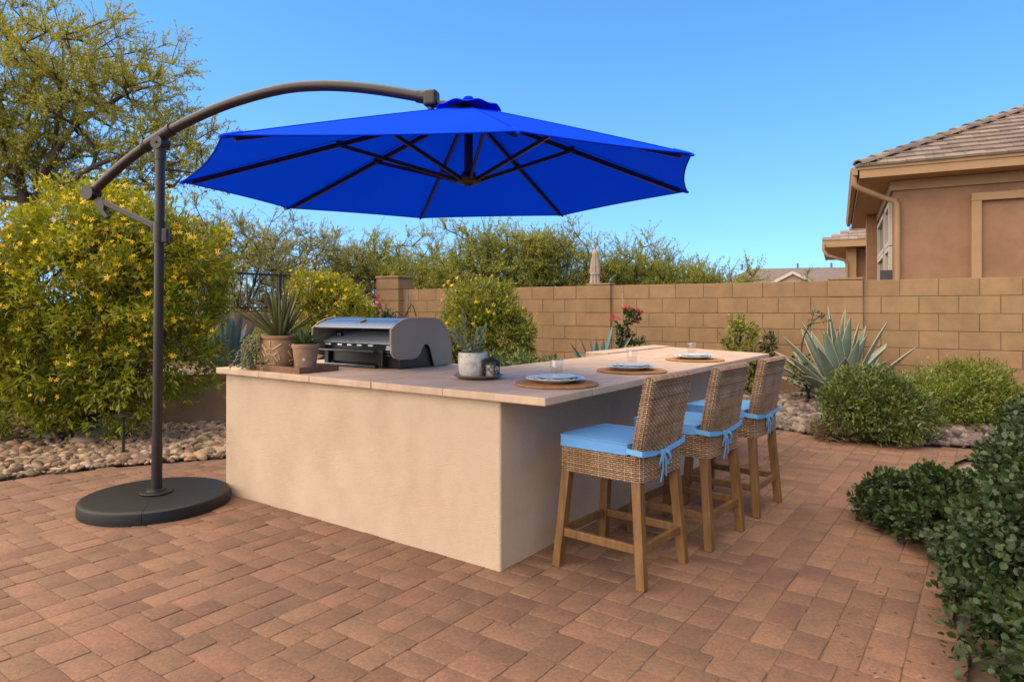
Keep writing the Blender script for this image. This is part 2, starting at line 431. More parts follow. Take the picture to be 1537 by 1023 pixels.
# ------------------------------------------------------------------ outdoor kitchen counter
isl = thing('kitchen_island', 'L shaped outdoor kitchen island with cream stucco base and sandstone slab top', 'outdoor kitchen', K(0, 0), ROTK)
stucco = mat('cream_stucco', (.73, .55, .38), .95, var=.06, vs=3, bump=1., bs=150, dist=.007, col2=(.68, .49, .325), c2s=2.6)
bp = [(0, 0), (0, 2.53), (1.15, 2.53), (1.15, .80), (3.0, .80), (3.62, .80), (3.62, 0)]
MB().prism(bp, -.03, .878).build('stucco_base', stucco, isl, bevel=.012, seg=3)
slabm = mat('sandstone', (.62, .43, .275), .62, var=.09, vs=5, bump=.3, bs=50, dist=.003, island=.045, col2=(.72, .51, .35), c2s=2.2, c2lo=.42, c2hi=.6, streak=(1, 3, 1))
top = MB(); Z0, Z1 = .880, .922
def slab(poly, z0=Z0, z1=Z1): top.prism(poly, z0, z1)
g_ = .0014
us = [-.047, .60, 1.25]; ws = [.925, 1.50, 2.05, 2.585]
for a in range(2):
    for b in range(3):
        slab([(us[a]+g_, ws[b]+g_), (us[a]+g_, ws[b+1]-g_), (us[a+1]-g_, ws[b+1]-g_), (us[a+1]-g_, ws[b]+g_)])
cu = [-.047, .44, 1.14, 1.82, 2.48, 3.12]
for i in range(5):
    for w0, w1 in ((-.305, .36), (.36, .92)):
        slab([(cu[i]+g_, w0+g_), (cu[i]+g_, w1-g_), (cu[i+1]-g_, w1-g_), (cu[i+1]-g_, w0+g_)])
slab([(3.12+g_, -.305+g_), (3.12+g_, .36-g_), (4.22, .36-g_), (3.94, -.305+g_)])
slab([(3.12+g_, .36+g_), (3.12+g_, .92-g_), (4.46, .92-g_), (4.225, .36+g_)])
slab([(2.95, .925), (2.95, 1.17), (4.55, 1.17), (4.465, .925)], Z0+.004, Z1+.012)
top.build('countertop', slabm, isl, bevel=.006, seg=2)

# ------------------------------------------------------------------ gas grill standing on the left part
gr = thing('gas_grill', 'built in stainless gas grill with grey side panel and open front visor', 'grill', K(.60, 1.34, .923), ROTK)
# local x: depth away from cook (R), local y: to the left (L). width .86
GW, GD = .86, .53
black = mat('grill_black', (.012, .012, .013), .32, var=.1, spec=.5)
steel = mat('stainless', (.17, .195, .235), .26, metal=1, var=.06, vs=3, bump=.04, bs=30)
hoodp = mat('hood_grey', (.47, .36, .245), .6, spec=.3, metal=.0, var=.05, vs=4)
blk2 = mat('grill_iron', (.03, .028, .027), .6, var=.2)
body = MB()
body.prism([(0.03, 0), (0.53, 0), (0.53, .15), (.05, .17), (.02, .165)], 0.02, GW-.02, lambda a, b, z: Vector((a, z, b)))
body.build('firebox', black, gr, bevel=.006)
MB().box((.02, GW/2+.07, .075), (.035, .60, .085)).build('front_drawer', black, gr, bevel=.005)
MB().box((-.035, GW/2+.075, .122), (.075, .62, .014)).build('front_shelf', mat('dark_steel', (.10, .11, .125), .3, metal=.8, var=.1), gr, bevel=.004)
MB().box((-.02, GW/2+.06, .012), (.05, .56, .018)).build('drip_tray', steel, gr, bevel=.004)
for y in (.17, GW-.1): MB().box((-.012, y, .07), (.03, .05, .12)).build('bracket', black, gr, bevel=.006)
cp = MB(); cp.prism([(-.005, .182), (.20, .262), (.20, .254), (.0, .172)], .035, GW-.035, lambda a, b, z: Vector((a, z, b)))
cp.build('control_panel', mat('panel_steel_sky_sheen', (.50, .54, .60), .38, metal=.35, var=.04), gr, bevel=.002)  # light blue-grey, mostly diffuse: sky reflection put into the steel's base colour
lab = mat('grill_lettering', (.75, .78, .82), .35, metal=.6, var=0)
for i, y in enumerate((.10, .30, .42, .53, .64, .78)):
    MB().box((.012, y, .160-.004*(i == 0)), (.024, .07 if i in (0, 5) else .05, .012)).build('vent_slot', lab, gr, bevel=.002)
for k in range(3): MB().box((.012, .105, .138-.022*k), (.024, .07, .009)).build('vent_slot', lab if k == 0 else MATS['dark_steel'], gr, bevel=.002)
for y in (.12, GW-.12):
    kn = MB(); M = Matrix.Rotation(-.37, 3, 'Y')
    prof = [(.030, 0), (.032, .008), (.026, .012), (.022, .03), (.018, .033), (0, .033)]
    kn.lathe(prof, n=20); kn.v = [tuple(M @ Vector(v)+Vector((.09, y, .220))) for v in kn.v]
    k_ = kn.build('knob', steel, gr, smooth=True)
    MB().box((.09-.012, y, .256), (.012, .045, .014), M).build('knob_grip', black, k_, bevel=.003)
# hood: curved shell from the visor over the top to the back
arc = [(-.075, .292), (-.02, .322), (.04, .346), (.11, .358), (.36, .358), (.43, .340), (.49, .285), (.535, .20), (.55, .10), (.55, .02)]
def offs(a, t):
    o = []
    for i, p in enumerate(a):
        q0 = Vector(a[max(i-1, 0)]); q1 = Vector(a[min(i+1, len(a)-1)]); d = (q1-q0).normalized(); o.append((p[0]+d.y*t, p[1]-d.x*t))
    return o
inn = offs(arc, .008)
sh = MB(); n = len(arc); vs_ = []
for y in (.012, GW-.012):
    vs_ += [(a, y, b) for a, b in arc]+[(a, y, b) for a, b in inn]
fs_ = []
for i in range(n-1):
    fs_ += [(i, i+1, 2*n+i+1, 2*n+i), (n+i, 3*n+i, 3*n+i+1, n+i+1), (i, n+i, n+i+1, i+1), (2*n+i, 2*n+i+1, 3*n+i+1, 3*n+i)]
fs_ += [(0, 2*n, 3*n, n), (n-1, 2*n-1, 4*n-1, 3*n-1)]
sh.add(vs_, fs_); hood = sh.build('hood', steel, gr, smooth=True, sharp=.5)
# side panels with arched notch
prof = [(-.085, .285), (-.03, .325), (.03, .352), (.10, .366), (.37, .366), (.44, .347), (.50, .292), (.545, .205), (.562, .10), (.565, .004), (.37, .004), (.335, .10),
        (.315, .150), (.285, .172), (.25, .168), (.225, .14), (.205, .10), (.175, .075), (.12, .066), (.0, .07), (-.05, .085), (-.08, .12), (-.085, .20)]
import mathutils.geometry as mg
def side(y0, y1):
    m = MB(); k = len(prof)
    vs = [(a, y0, b) for a, b in prof]+[(a, y1, b) for a, b in prof]
    fs = [(i, (i+1) % k, (i+1) % k+k, i+k) for i in range(k)]
    tri = mg.tessellate_polygon([[Vector((a, b, 0)) for a, b in prof]])
    fs += [tuple(t) for t in tri]+[tuple(i+k for i in reversed(t)) for t in tri]
    m.add(vs, fs); return m
for y0, y1 in ((-.006, .010), (GW-.010, GW+.006)):
    sp = side(y0, y1).build('side_panel', hoodp, gr, bevel=.003)
    rimp = [(a*.94+.012, b*.93+.012) for a, b in prof]
    rim = MB(); rim.tube([(a, y0 if y0 < .1 else y1, b) for a, b in rimp]+[(rimp[0][0], y0 if y0 < .1 else y1, rimp[0][1])], .0028, 6); rim.build('rim_bead', hoodp, sp, smooth=True)
em = MB(); em.lathe([(.026, 0), (.026, .006), (.02, .009), (0, .009)], n=20)
M = Matrix.Rotation(-.5, 3, 'Y'); em.v = [tuple(M @ Vector(v)+Vector((.025, .40, .344))) for v in em.v]
em.build('badge', black, hood, smooth=True)
MB().box((.26, GW/2, .20), (.44, GW-.06, .006)).build('inner_liner', mat('liner', (.03, .03, .032), .5), gr)
MB().box((.3, GW/2, .15), (.40, GW-.1, .015)).build('cooking_grate', blk2, gr)

# ------------------------------------------------------------------ wooden tray with two pots
wood = mat('tray_wood', (.26, .115, .042), .55, var=.25, vs=4, col2=(.15, .065, .025), c2s=3, streak=(3, 25, 3), bump=.2, bs=60)
tr = thing('serving_tray', 'dark wooden tray on the counter corner carrying two clay pots', 'tray', K(.0, 1.66, .9235), ROTK)
TX, TY = .33, .60
MB().box((TX/2, TY/2, .006), (TX-.004, TY-.004, .012)).build('tray_bottom', wood, tr)
for c, d in (((.006, TY/2, .02), (.012, TY, .04)), ((TX-.006, TY/2, .02), (.012, TY, .04)), ((TX/2, .006, .02), (TX-.026, .012, .04)), ((TX/2, TY-.006, .02), (TX-.026, .012, .04))):
    MB().box(c, d).build('tray_side', wood, tr, bevel=.002)
clay = mat('clay', (.40, .235, .125), .8, var=.2, vs=12, bump=.5, bs=60, col2=(.50, .33, .20), c2s=6)
clay2 = mat('carved_clay', (.42, .24, .115), .8, var=.2, vs=12, bump=.5, bs=60, col2=(.52, .33, .18), c2s=5)
potsoil = mat('pot_soil', (.05, .032, .02), .95, var=.4, vs=60, bump=1, bs=120)
z0 = .9365
pb = K(.16, 2.10, z0)
big = thing('spiky_potted_plant', 'carved clay pot with a spiky agave and trailing pale succulent on the wooden tray', 'potted plant', pb)
prof_ = [(0, 0), (.085, 0), (.095, .008), (.118, .06), (.13, .11), (.133, .15), (.128, .19), (.124, .20), (.134, .207), (.136, .222), (.128, .228), (.118, .226), (.116, .195), (0, .195)]
pot = MB().lathe(prof_, n=48).build('pot', clay2, big, smooth=True, sharp=.5)
MB().lathe([(0, .205), (.06, .207), (.114, .200)], n=24).build('soil', potsoil, big)
# carved relief lines on the pot: raised angular strap pattern
rl = MB(); rnd = random.Random(4)
def onpot(a, z):
    zs = [q[1] for q in prof_[2:7]]; rs_ = [q[0] for q in prof_[2:7]]
    return Vector((math.cos(a)*(np.interp(z, zs, rs_)+.001), math.sin(a)*(np.interp(z, zs, rs_)+.001), z))
for rep in range(4):
    a0 = -PI/2+rep*PI/2-.2
    for path in ([(-.55, .165), (-.3, .13), (-.12, .13), (0, .15), (.12, .13), (.4, .15), (.62, .17)], [(0, .19), (0, .15)], [(0, .15), (0, .10)], [(-.3, .13), (-.2, .095), (0, .10), (.2, .09), (.4, .11)],
                 [(-.45, .05), (-.2, .055), (-.08, .09), (.0, .06), (.12, .02)], [(.05, .09), (.2, .03)], [(.2, .09), (.42, .05)], [(.42, .12), (.55, .06)], [(-.6, .12), (-.35, .08)], [(-.3, .03), (.3, .03)]):
        rl.tube([onpot(a0+a, z) for a, z in path], .0058, 6)
rl.build('carved_relief', mat('relief_clay', (.78, .52, .27), .75, var=.2, vs=20), pot, smooth=True)
def blade(m, base, d, length, width, curl, thick=.006, up=Vector((0, 0, 1)), n=8, fold=.35, tip=.0):
    """one thick succulent leaf: closed cross-section swept along a curve"""
    d = Vector(d).normalized(); x = d.cross(up)
    if x.length < 1e-3: x = Vector((1, 0, 0))
    x.normalize(); p = Vector(base); vs = []; fs = []
    for i in range(n+1):
        t = i/n; wv = width*(math.sin(PI*min(1, .22+.5*t))**.8)*(1-t**2.2)+.0008
        nn = x.cross(d)
        th = thick*(1-t*.8)
        vs += [p-x*wv/2+nn*wv*fold/2, p+nn*(-th*.2+0), p+x*wv/2+nn*wv*fold/2, p-nn*th]
        dn = (d+Vector((0, 0, -1))*curl/n).normalized() if curl >= 0 else (d+Vector((0, 0, 1))*(-curl)/n).normalized()
        p = p+d*length/n; d = dn
    for i in range(n):
        for k in range(4): fs.append((4*i+k, 4*i+(k+1) % 4, 4*i+4+(k+1) % 4, 4*i+4+k))
    fs += [(3, 2, 1, 0), tuple(4*n+k for k in range(4))]
    m.add(vs, fs)
lf = MB(); rnd = random.Random(2)
for i in range(58):
    a = rnd.uniform(0, 2*PI); el = rnd.uniform(.2, 1.0)**.6*1.5
    el = min(max(el, .25), 1.5)
    d = Vector((math.cos(a)*math.cos(el), math.sin(a)*math.cos(el), math.sin(el)))
    blade(lf, (math.cos(a)*.02, math.sin(a)*.02, .2), d, rnd.uniform(.33, .46), rnd.uniform(.028, .04), rnd.uniform(0, .25), .006)
yuc = mat('yucca_leaf', (.19, .20, .06), .5, var=.2, vs=3, island=.25, hue=.02, trans=.12)
lf.build('leaves', yuc, big, smooth=True)
pale = mat('pale_succulent', (.36, .36, .16), .5, var=.2, island=.3, hue=.02, trans=.15)
def trailing(n, seed, a_rng, rad, drop, sc=.009):
    r = np.random.default_rng(seed); pts = []; segs = []
    for s in range(n):
        a = r.uniform(*a_rng); p = np.array([math.cos(a)*.09, math.sin(a)*.09, .215]); v = np.array([math.cos(a)*.45, math.sin(a)*.45, .35]); L = r.uniform(.4, 1)*drop
        k = int(L/.012); prev = p
        for i in range(k):
            v = v+np.array([0, 0, -.26])+r.normal(0, .13, 3); v /= np.linalg.norm(v); q = p+v*.012
            rr_ = math.hypot(q[0], q[1]); mn = .142 if q[2] < .225 else .05
            if rr_ < mn: q[:2] *= mn/rr_
            if q[2] < .008: q[2] = .008
            segs.append((p, q, .0012, .0012)); p = q
            for _ in range(2): pts.append(p+r.normal(0, .006, 3))
    return pts, segs
tp, ts = trailing(40, 5, (math.radians(160), math.radians(222)), .1, .42)
tp2, ts2 = trailing(8, 6, (math.radians(-20), math.radians(25)), .1, .24)
tp = np.array(tp+tp2)
bead = ([(0, 0, 1), (1, 0, 0), (0, 1, 0), (-1, 0, 0), (0, -1, 0), (0, 0, -1)], [(0, 1, 2), (0, 2, 3), (0, 3, 4), (0, 4, 1), (5, 2, 1), (5, 3, 2), (5, 4, 3), (5, 1, 4)])
sz = np.stack([RNG.uniform(.0035, .006, len(tp)), RNG.uniform(.006, .012, len(tp)), RNG.uniform(.0035, .006, len(tp))], 1)
tr_o = link('trailing_succulent', scatter_mesh('trailing_succulent', *bead, tp, rand_dirs(len(tp)), rand_dirs(len(tp)), sz), pale, big, smooth=True, sharp=3)
link('stems', tubes_np('stems', ts+ts2, 4), pale, tr_o)
ps = K(.155, 1.80, z0)
sm_ = thing('small_potted_plant', 'plain tapered clay pot with a low green aloe beside the carved pot', 'potted plant', ps)
MB().lathe([(0, 0), (.066, 0), (.07, .006), (.083, .12), (.086, .148), (.092, .150), (.094, .172), (.09, .176), (.082, .174), (.08, .15), (0, .15)], n=40).build('pot', clay, sm_, smooth=True, sharp=.5)
MB().lathe([(0, .16), (.05, .16), (.079, .155)], n=20).build('soil', potsoil, sm_)
bt = MB().lathe([(.012, 0), (.010, .003), (0, .004)], n=12)
aa = math.atan2(-ps.y, -ps.x)-.12
M = Matrix.Rotation(aa, 3, 'Z') @ Matrix.Rotation(PI/2, 3, 'Y')
bt.v = [tuple(M @ Vector(v)+Vector((math.cos(aa)*.0775, math.sin(aa)*.0775, .07))) for v in bt.v]
bt.build('stud', mat('stud', (.7, .55, .4), .6, var=0), sm_)
lf = MB()
for i in range(46):
    a = rnd.uniform(0, 2*PI); el = rnd.uniform(.45, 1.5)
    d = Vector((math.cos(a)*math.cos(el), math.sin(a)*math.cos(el), math.sin(el)))
    b = (math.cos(a)*.035*rnd.random(), math.sin(a)*.035*rnd.random(), .155)
    blade(lf, b, d, rnd.uniform(.10, .17), rnd.uniform(.018, .028), rnd.uniform(.3, 1.3), .007, n=6)
lf.build('leaves', mat('aloe_leaf', (.085, .15, .025), .5, var=.2, island=.3, hue=.02, trans=.15), sm_, smooth=True)

# ------------------------------------------------------------------ white pot, saucer and lantern
cer = mat('grey_ceramic', (.22, .165, .125), .45, var=.15, vs=10)
sc_p = G(718, 567.5, .923)
sau = thing('saucer', 'brown round saucer plate under the white pot and lantern', 'saucer', sc_p)
MB().lathe([(0, 0), (.09, 0), (.13, .010), (.153, .020), (.156, .024), (.15, .026), (.12, .016), (0, .012)], n=48).build('dish', cer, sau, smooth=True, sharp=.9)
wp = thing('white_potted_plant', 'white speckled ceramic pot with a grey green succulent', 'potted plant', sc_p+Vector((-.035, .02, .0125)))
wcer = mat('white_ceramic', (.78, .70, .56), .5, var=.12, vs=25, bump=.25, bs=40, col2=(.48, .42, .33), c2s=20)
MB().lathe([(0, 0), (.07, 0), (.082, .012), (.09, .05), (.092, .10), (.09, .143), (.087, .148), (.082, .145), (.08, .125), (0, .125)], n=40).build('pot', wcer, wp, smooth=True, sharp=.6)
MB().lathe([(0, .132), (.05, .132), (.081, .126)], n=20).build('soil', potsoil, wp)
n = 0; lp = []; lfw = []; lu = []
st = []
for s in range(15):
    a = rnd.uniform(0, 2*PI); el = rnd.uniform(.35, 1.4); L = rnd.uniform(.08, .20) if s else .25
    if s == 0: el = 1.35; a = 2.4
    d = Vector((math.cos(a)*math.cos(el), math.sin(a)*math.cos(el), math.sin(el))); b = Vector((math.cos(a)*.035, math.sin(a)*.035, .13))
    st.append((np.array(b), np.array(b+d*L), .004, .003))
    k = int(L/.0085)
    for i in range(k):
        an = i*2.4; q = d.orthogonal().normalized(); q2 = d.cross(q); o_ = q*math.cos(an)+q2*math.sin(an)
        lp.append(b+d*L*(i+1)/k); lfw.append(o_*(.9-.5*i/k)+d*(.35+.6*i/k)); lu.append(d)
lp, lfw, lu = np.array(lp), np.array(lfw), np.array(lu)
ln = len(lp)
suc = mat('succulent_leaf', (.30, .30, .14), .55, var=.15, island=.2, hue=.02, trans=.12)
sz = np.stack([RNG.uniform(.018, .026, ln), RNG.uniform(.034, .058, ln), RNG.uniform(.02, .03, ln)], 1)
link('leaves', scatter_mesh('leaves', *LANCE, lp, lfw, lu, sz), suc, wp)
link('stems', tubes_np('stems', st, 5), suc, wp)
lt = thing('lantern', 'small dark metal candle lantern with crossed wires beside the white pot', 'lantern', sc_p+Vector((.078, -.045, .0135)), ROTK+.25)
brz = mat('lantern_bronze', (.035, .026, .02), .5, metal=.4, var=.2)
MB().box((0, 0, .004), (.088, .088, .008)).build('base', brz, lt, bevel=.002)
MB().box((0, 0, .093), (.092, .092, .007)).build('roof_plate', brz, lt, bevel=.002)
MB().prism([(.05, -.05), (.05, .05), (-.05, .05), (-.05, -.05)], .0968, .0969).build('roof_edge', brz, lt)
MB().lathe([(.062, .097), (.045, .108), (.022, .114), (.018, .122), (0, .124)], n=24).build('roof', brz, lt, smooth=True)
MB().tube([(.02*math.cos(a), 0, .128+.02*math.sin(a)) for a in np.linspace(0, 2*PI, 16)], .0022, 6).build('ring', brz, lt)
for sx in (-1, 1):
    for sy in (-1, 1): MB().bar((sx*.04, sy*.04, .008), (sx*.04, sy*.04, .0895), .005, .005).build('corner_post', brz, lt)
cand = mat('candle_glass', (.62, .52, .40), .35, var=.1)
MB().lathe([(0, .008), (.030, .008), (.031, .075), (.027, .077), (0, .066)], n=24).build('candle', cand, lt, smooth=True, sharp=.6)
wires = MB()
for k in range(4):
    R_ = Matrix.Rotation(k*PI/2, 3, 'Z')
    for z0_, z1_ in ((.01, .088), (.088, .01)): wires.tube([R_ @ Vector((-.04, .041, z0_)), R_ @ Vector((0, .041, (z0_+z1_)/2)), R_ @ Vector((.04, .041, z1_))], .0021, 5)
    wires.tube([R_ @ Vector((-.04, .041, .049)), R_ @ Vector((0, .041, .088)), R_ @ Vector((.04, .041, .049))], .0018, 5)
    wires.tube([R_ @ Vector((-.04, .041, .049)), R_ @ Vector((0, .041, .01)), R_ @ Vector((.04, .041, .049))], .0018, 5)
wires.build('wire_mesh', brz, lt)

# ------------------------------------------------------------------ three place settings
matw = mat('woven_mat', (.56, .27, .075), .8, var=.25, vs=30, bump=.9, bs=90, col2=(.38, .17, .045), c2s=14)
china = mat('china', (.98, .94, .86), .18, var=.02, coat=.3)
blue_china = mat('blue_china', (.52, .72, .80), .2, var=.05)
clothb = mat('napkin_cloth', (.50, .74, .88), .8, var=.1, vs=10, col2=(.02, .045, .05), c2s=30, c2lo=.60, c2hi=.63)
def glass_mat():
    m = bpy.data.materials.new('clear_glass'); m.use_nodes = True; nt = m.node_tree; N = nt.nodes
    a = N.new('ShaderNodeBsdfTransparent'); a.inputs[0].default_value = (.955, .95, .94, 1); g = N.new('ShaderNodeBsdfGlossy'); g.inputs['Roughness'].default_value = .03
    mx = N.new('ShaderNodeMixShader')
    mx.inputs[0].default_value = .10; nt.links.new(a.outputs[0], mx.inputs[1]); nt.links.new(g.outputs[0], mx.inputs[2]); nt.links.new(mx.outputs[0], N['Material Output'].inputs[0])
    MATS['clear_glass'] = m; return m
glassm = glass_mat()
rimm = mat('glass_rim', (.80, .80, .78), .1, var=0)
_n = rimm.node_tree; _t = _n.nodes.new('ShaderNodeBsdfTransparent'); _m = _n.nodes.new('ShaderNodeMixShader'); _m.inputs[0].default_value = .35
_n.links.new(_t.outputs[0], _m.inputs[1]); _n.links.new(_n.nodes['Principled BSDF'].outputs[0], _m.inputs[2]); _n.links.new(_m.outputs[0], _n.nodes['Material Output'].inputs[0])
whm = mat('china_print', (.98, .94, .86), .2, var=.02, col2=(.03, .05, .045), c2s=38, c2lo=.63, c2hi=.65)
def place(p, glass_p, which, wg):
    zt = .9235
    m = thing('placemat', 'round woven rattan mat '+which, 'placemat', (p.x, p.y, zt), rnd.uniform(0, 6), 'woven mats on the bar')
    mm = MB(); prof = [(0, 0), (.232, 0), (.238, .003), (.24, .006), (.237, .009)]
    for k in range(22):
        r = .234-k*.0105; prof += [(r, .0105), (r-.005, .0085)]
    prof += [(0, .0095)]
    mm.lathe(prof, n=72, wob=lambda a, j: .006*math.sin(a*31+j)*(j in (2, 3, 4)))
    mm.build('weave', matw, m, smooth=True, sharp=.8)
    zp = zt+.0108
    d = thing('dinner_plate', 'wide white dinner plate '+which, 'plate', (p.x-.005, p.y+.02, zp), rnd.uniform(0, 6), 'white dinner plates on the bar')
    MB().lathe([(0, 0), (.085, 0), (.09, .003), (.12, .012), (.165, .024), (.170, .027), (.168, .029), (.16, .027), (.118, .016), (.09, .008), (0, .007)], n=64).build('dish', china, d, smooth=True, sharp=1)
    nk = thing('napkin', 'light blue patterned napkin folded under the small plate '+which, 'napkin', (p.x+.0, p.y+.02, zp+.0065), ROTK+rnd.uniform(-.1, .1), 'blue napkins on the plates')
    q = MB(); N = 22; vs = []; fs = []
    ph = rnd.uniform(0, 6)
    for j in range(N+1):
        for i in range(N+1):
            x = (i/N-.5)*.255; y = (j/N-.5)*.255; r = math.hypot(x, y)
            if r > .142: x *= .142/r; y *= .142/r; r = .142
            z = .004+np.interp(r, [0, .085, .12, .165], [0, .002, .012, .023])+.0035*math.sin(9*math.atan2(y, x)+ph)*min(1, r/.12)**2+.004*min(1, r/.12)
            vs.append((x, y, z))
    for j in range(N):
        for i in range(N): a = j*(N+1)+i; fs.append((a, a+1, a+N+2, a+N+1))
    q.add(vs, fs); no = q.build('cloth', clothb, nk, smooth=True, sharp=2); so_ = no.modifiers.new('Solidify', 'SOLIDIFY'); so_.thickness = .003; so_.offset = 1
    s = thing('salad_plate', 'small white and blue salad plate with dark sprigs '+which, 'plate', (p.x+.005, p.y+.015, zp+.016), rnd.uniform(0, 6), 'salad plates on the bar')
    MB().lathe([(0, 0), (.055, 0), (.06, .003), (.10, .014), (.113, .019), (.115, .021), (.113, .023), (.098, .019)], n=56).build('rim', blue_china, s, smooth=True, sharp=1)
    MB().lathe([(.0985, .0193), (.06, .009), (0, .007)], n=56).build('well', whm, s, smooth=True, sharp=1)
    gl = thing('tumbler', 'clear glass tumbler '+wg, 'glass', (glass_p.x, glass_p.y, zt), 0, 'glasses on the bar')
    t = MB(); t.lathe([(0, 0), (.034, 0), (.037, .004), (.042, .112), (.0415, .114)], n=40)
    cup = t.build('cup', glassm, gl, smooth=True, sharp=.5)
    rg_ = MB(); rg_.lathe([(.0405, .1135), (.0425, .1125), (.0428, .1145), (.0412, .1155), (.0405, .1135)], n=40); rg_.build('rim', rimm, cup, smooth=True)
    bs_ = MB(); bs_.lathe([(0, .0015), (.0345, .0015), (.037, .005), (.0368, .012), (.033, .013), (0, .010)], n=40); bs_.build('glass_base', rimm, cup, smooth=True)
m1 = G(835, 575, .93); m2 = G(948, 555.5, .93); m3 = G(1043, 539, .93)
place(m1, Vector((.275, 4.12, 0)), 'at the seat nearest the counter corner', 'behind the plate nearest the counter corner')
place(m2, Vector((.925, 5.13, 0)), 'at the middle of the three settings', 'behind the middle plate of the three')
place(m3, Vector((1.66, 6.15, 0)), 'at the seat nearest the block wall', 'behind the plate nearest the block wall')
# ------------------------------------------------------------------ cantilever umbrella
ub = Vector((-2.455, 4.60, 0))
um = thing('cantilever_umbrella', 'large open cobalt blue cantilever umbrella on a curved bronze arm with round weighted base', 'umbrella', ub)
bronze = mat('bronze_paint', (.026, .016, .011), .42, spec=.4, metal=.0, var=.12, vs=5)
plast = mat('base_plastic', (.013, .012, .0125), .5, var=.15, vs=6, bump=.25, bs=160, dist=.001, spec=.32)
ribm = mat('rib_black', (.006, .006, .009), .45, var=.05)
blue = mat('blue_canvas', (.0, .075, 1.15), .9, var=.03, vs=3, trans=.20, tcol=(.0, .05, .80), bump=.08, bs=400, dist=.0005, spec=.03)
R = .468
for q in range(4):
    m = MB(); a0 = math.radians(-72+90*q)+.003; a1 = a0+PI/2-.006; n = 22
    prof = [(R, 0.), (R, .062), (R-.004, .074), (R-.014, .081), (R-.03, .0835), (.075, .086)]
    vs_ = []; fs_ = []
    for i in range(n+1):
        a = a0+(a1-a0)*i/n
        for r, z in prof: vs_.append((r*math.cos(a), r*math.sin(a), z))
    kk = len(prof)
    for i in range(n):
        for j in range(kk-1): fs_.append((i*kk+j, (i+1)*kk+j, (i+1)*kk+j+1, i*kk+j+1))
    # close the two radial walls
    c0 = len(vs_); vs_ += [(.075*math.cos(a0), .075*math.sin(a0), 0), (.075*math.cos(a1), .075*math.sin(a1), 0)]
    fs_ += [tuple([c0]+list(range(kk))), tuple([c0+1]+[n*kk+j for j in range(kk-1, -1, -1)])]
    m.add(vs_, fs_); m.build('base_weight', plast, um, smooth=True, sharp=.6)
MB().lathe([(.085, .0), (.085, .09), (.10, .09), (.105, .094), (.10, .099), (.062, .102), (.058, .112), (.05, .116)], n=36).build('base_collar', plast, um, smooth=True, sharp=.6)
lean = Vector((.028, 0, 0))
def polep(z): return Vector((0, 0, z))+lean*(z/2.5)
MB().tube([polep(.09), polep(.42)], .0345, 24).build('lower_pole', bronze, um, smooth=True, sharp=.8)
MB().tube([polep(.40), polep(2.50)], .0315, 24).build('pole', bronze, um, smooth=True, sharp=.8)
dirn = Vector((1.955, -.54, 0)).normalized()
def onarm(u, v):      # pixel on the vertical plane of the arm
    rx = (u-UC)/F; a = ub+polep(2.5); a.z = 0
    # a + t*dir : x = rx*y
    t = (rx*a.y-a.x)/(dirn.x-rx*dirn.y); p = a+dirn*t
    return Vector((p.x, p.y, H+(VH-v)/F*p.y))-ub
armpx = [(137, 290), (160, 268), (186, 245), (212, 225), (238, 207), (268, 189.5), (300, 174), (334, 159.5), (370, 147.5), (405, 138), (440, 131.5), (480, 129), (520, 130), (560, 134), (600, 140), (642, 147.5)]
ap = [onarm(*q) for q in armpx]
def catm(p, k=4):
    o = []
    for i in range(len(p)-1):
        a = p[max(i-1, 0)]; b = p[i]; c = p[i+1]; d = p[min(i+2, len(p)-1)]
        for j in range(k):
            t = j/k; o.append(.5*((2*b)+(c-a)*t+(2*a-5*b+4*c-d)*t*t+(3*b-a-3*c+d)*t**3))
    return o+[p[-1]]
arm_pts = catm(ap)
ao = MB().tube(arm_pts, .033, 20).build('arm', bronze, um, smooth=True, sharp=.8)
# joint where the arm sits on the pole
i0 = 4
dj = (ap[5]-ap[3]).normalized()
sl_ = MB().tube([ap[4]-dj*.13, ap[4]+dj*.12], .039, 20); sl_.build('arm_sleeve', bronze, um, smooth=True, sharp=.6)
for t in (-.12, .11): MB().tube([ap[4]+dj*(t-.012), ap[4]+dj*(t+.012)], .0425, 20).build('sleeve_ring', bronze, um, smooth=True, sharp=.6)
nn_ = dirn.cross(Vector((0, 0, 1))).normalized()
pt = polep(2.5)+Vector((0, 0, -.005))
MB().tube([pt-nn_*.042, pt+nn_*.042], .046, 24).build('pivot_joint', bronze, um, smooth=True, sharp=.6)
MB().tube([polep(2.38), polep(2.46)], .037, 24).build('pole_cap', bronze, um, smooth=True, sharp=.6)
MB().tube([pt-nn_*.05, pt+nn_*.05], .009, 12).build('pivot_bolt', plast, um, smooth=True)
e0 = ap[0]
MB().tube([e0-nn_*.04, e0+nn_*.04], .052, 24).build('arm_end_joint', bronze, um, smooth=True, sharp=.6)
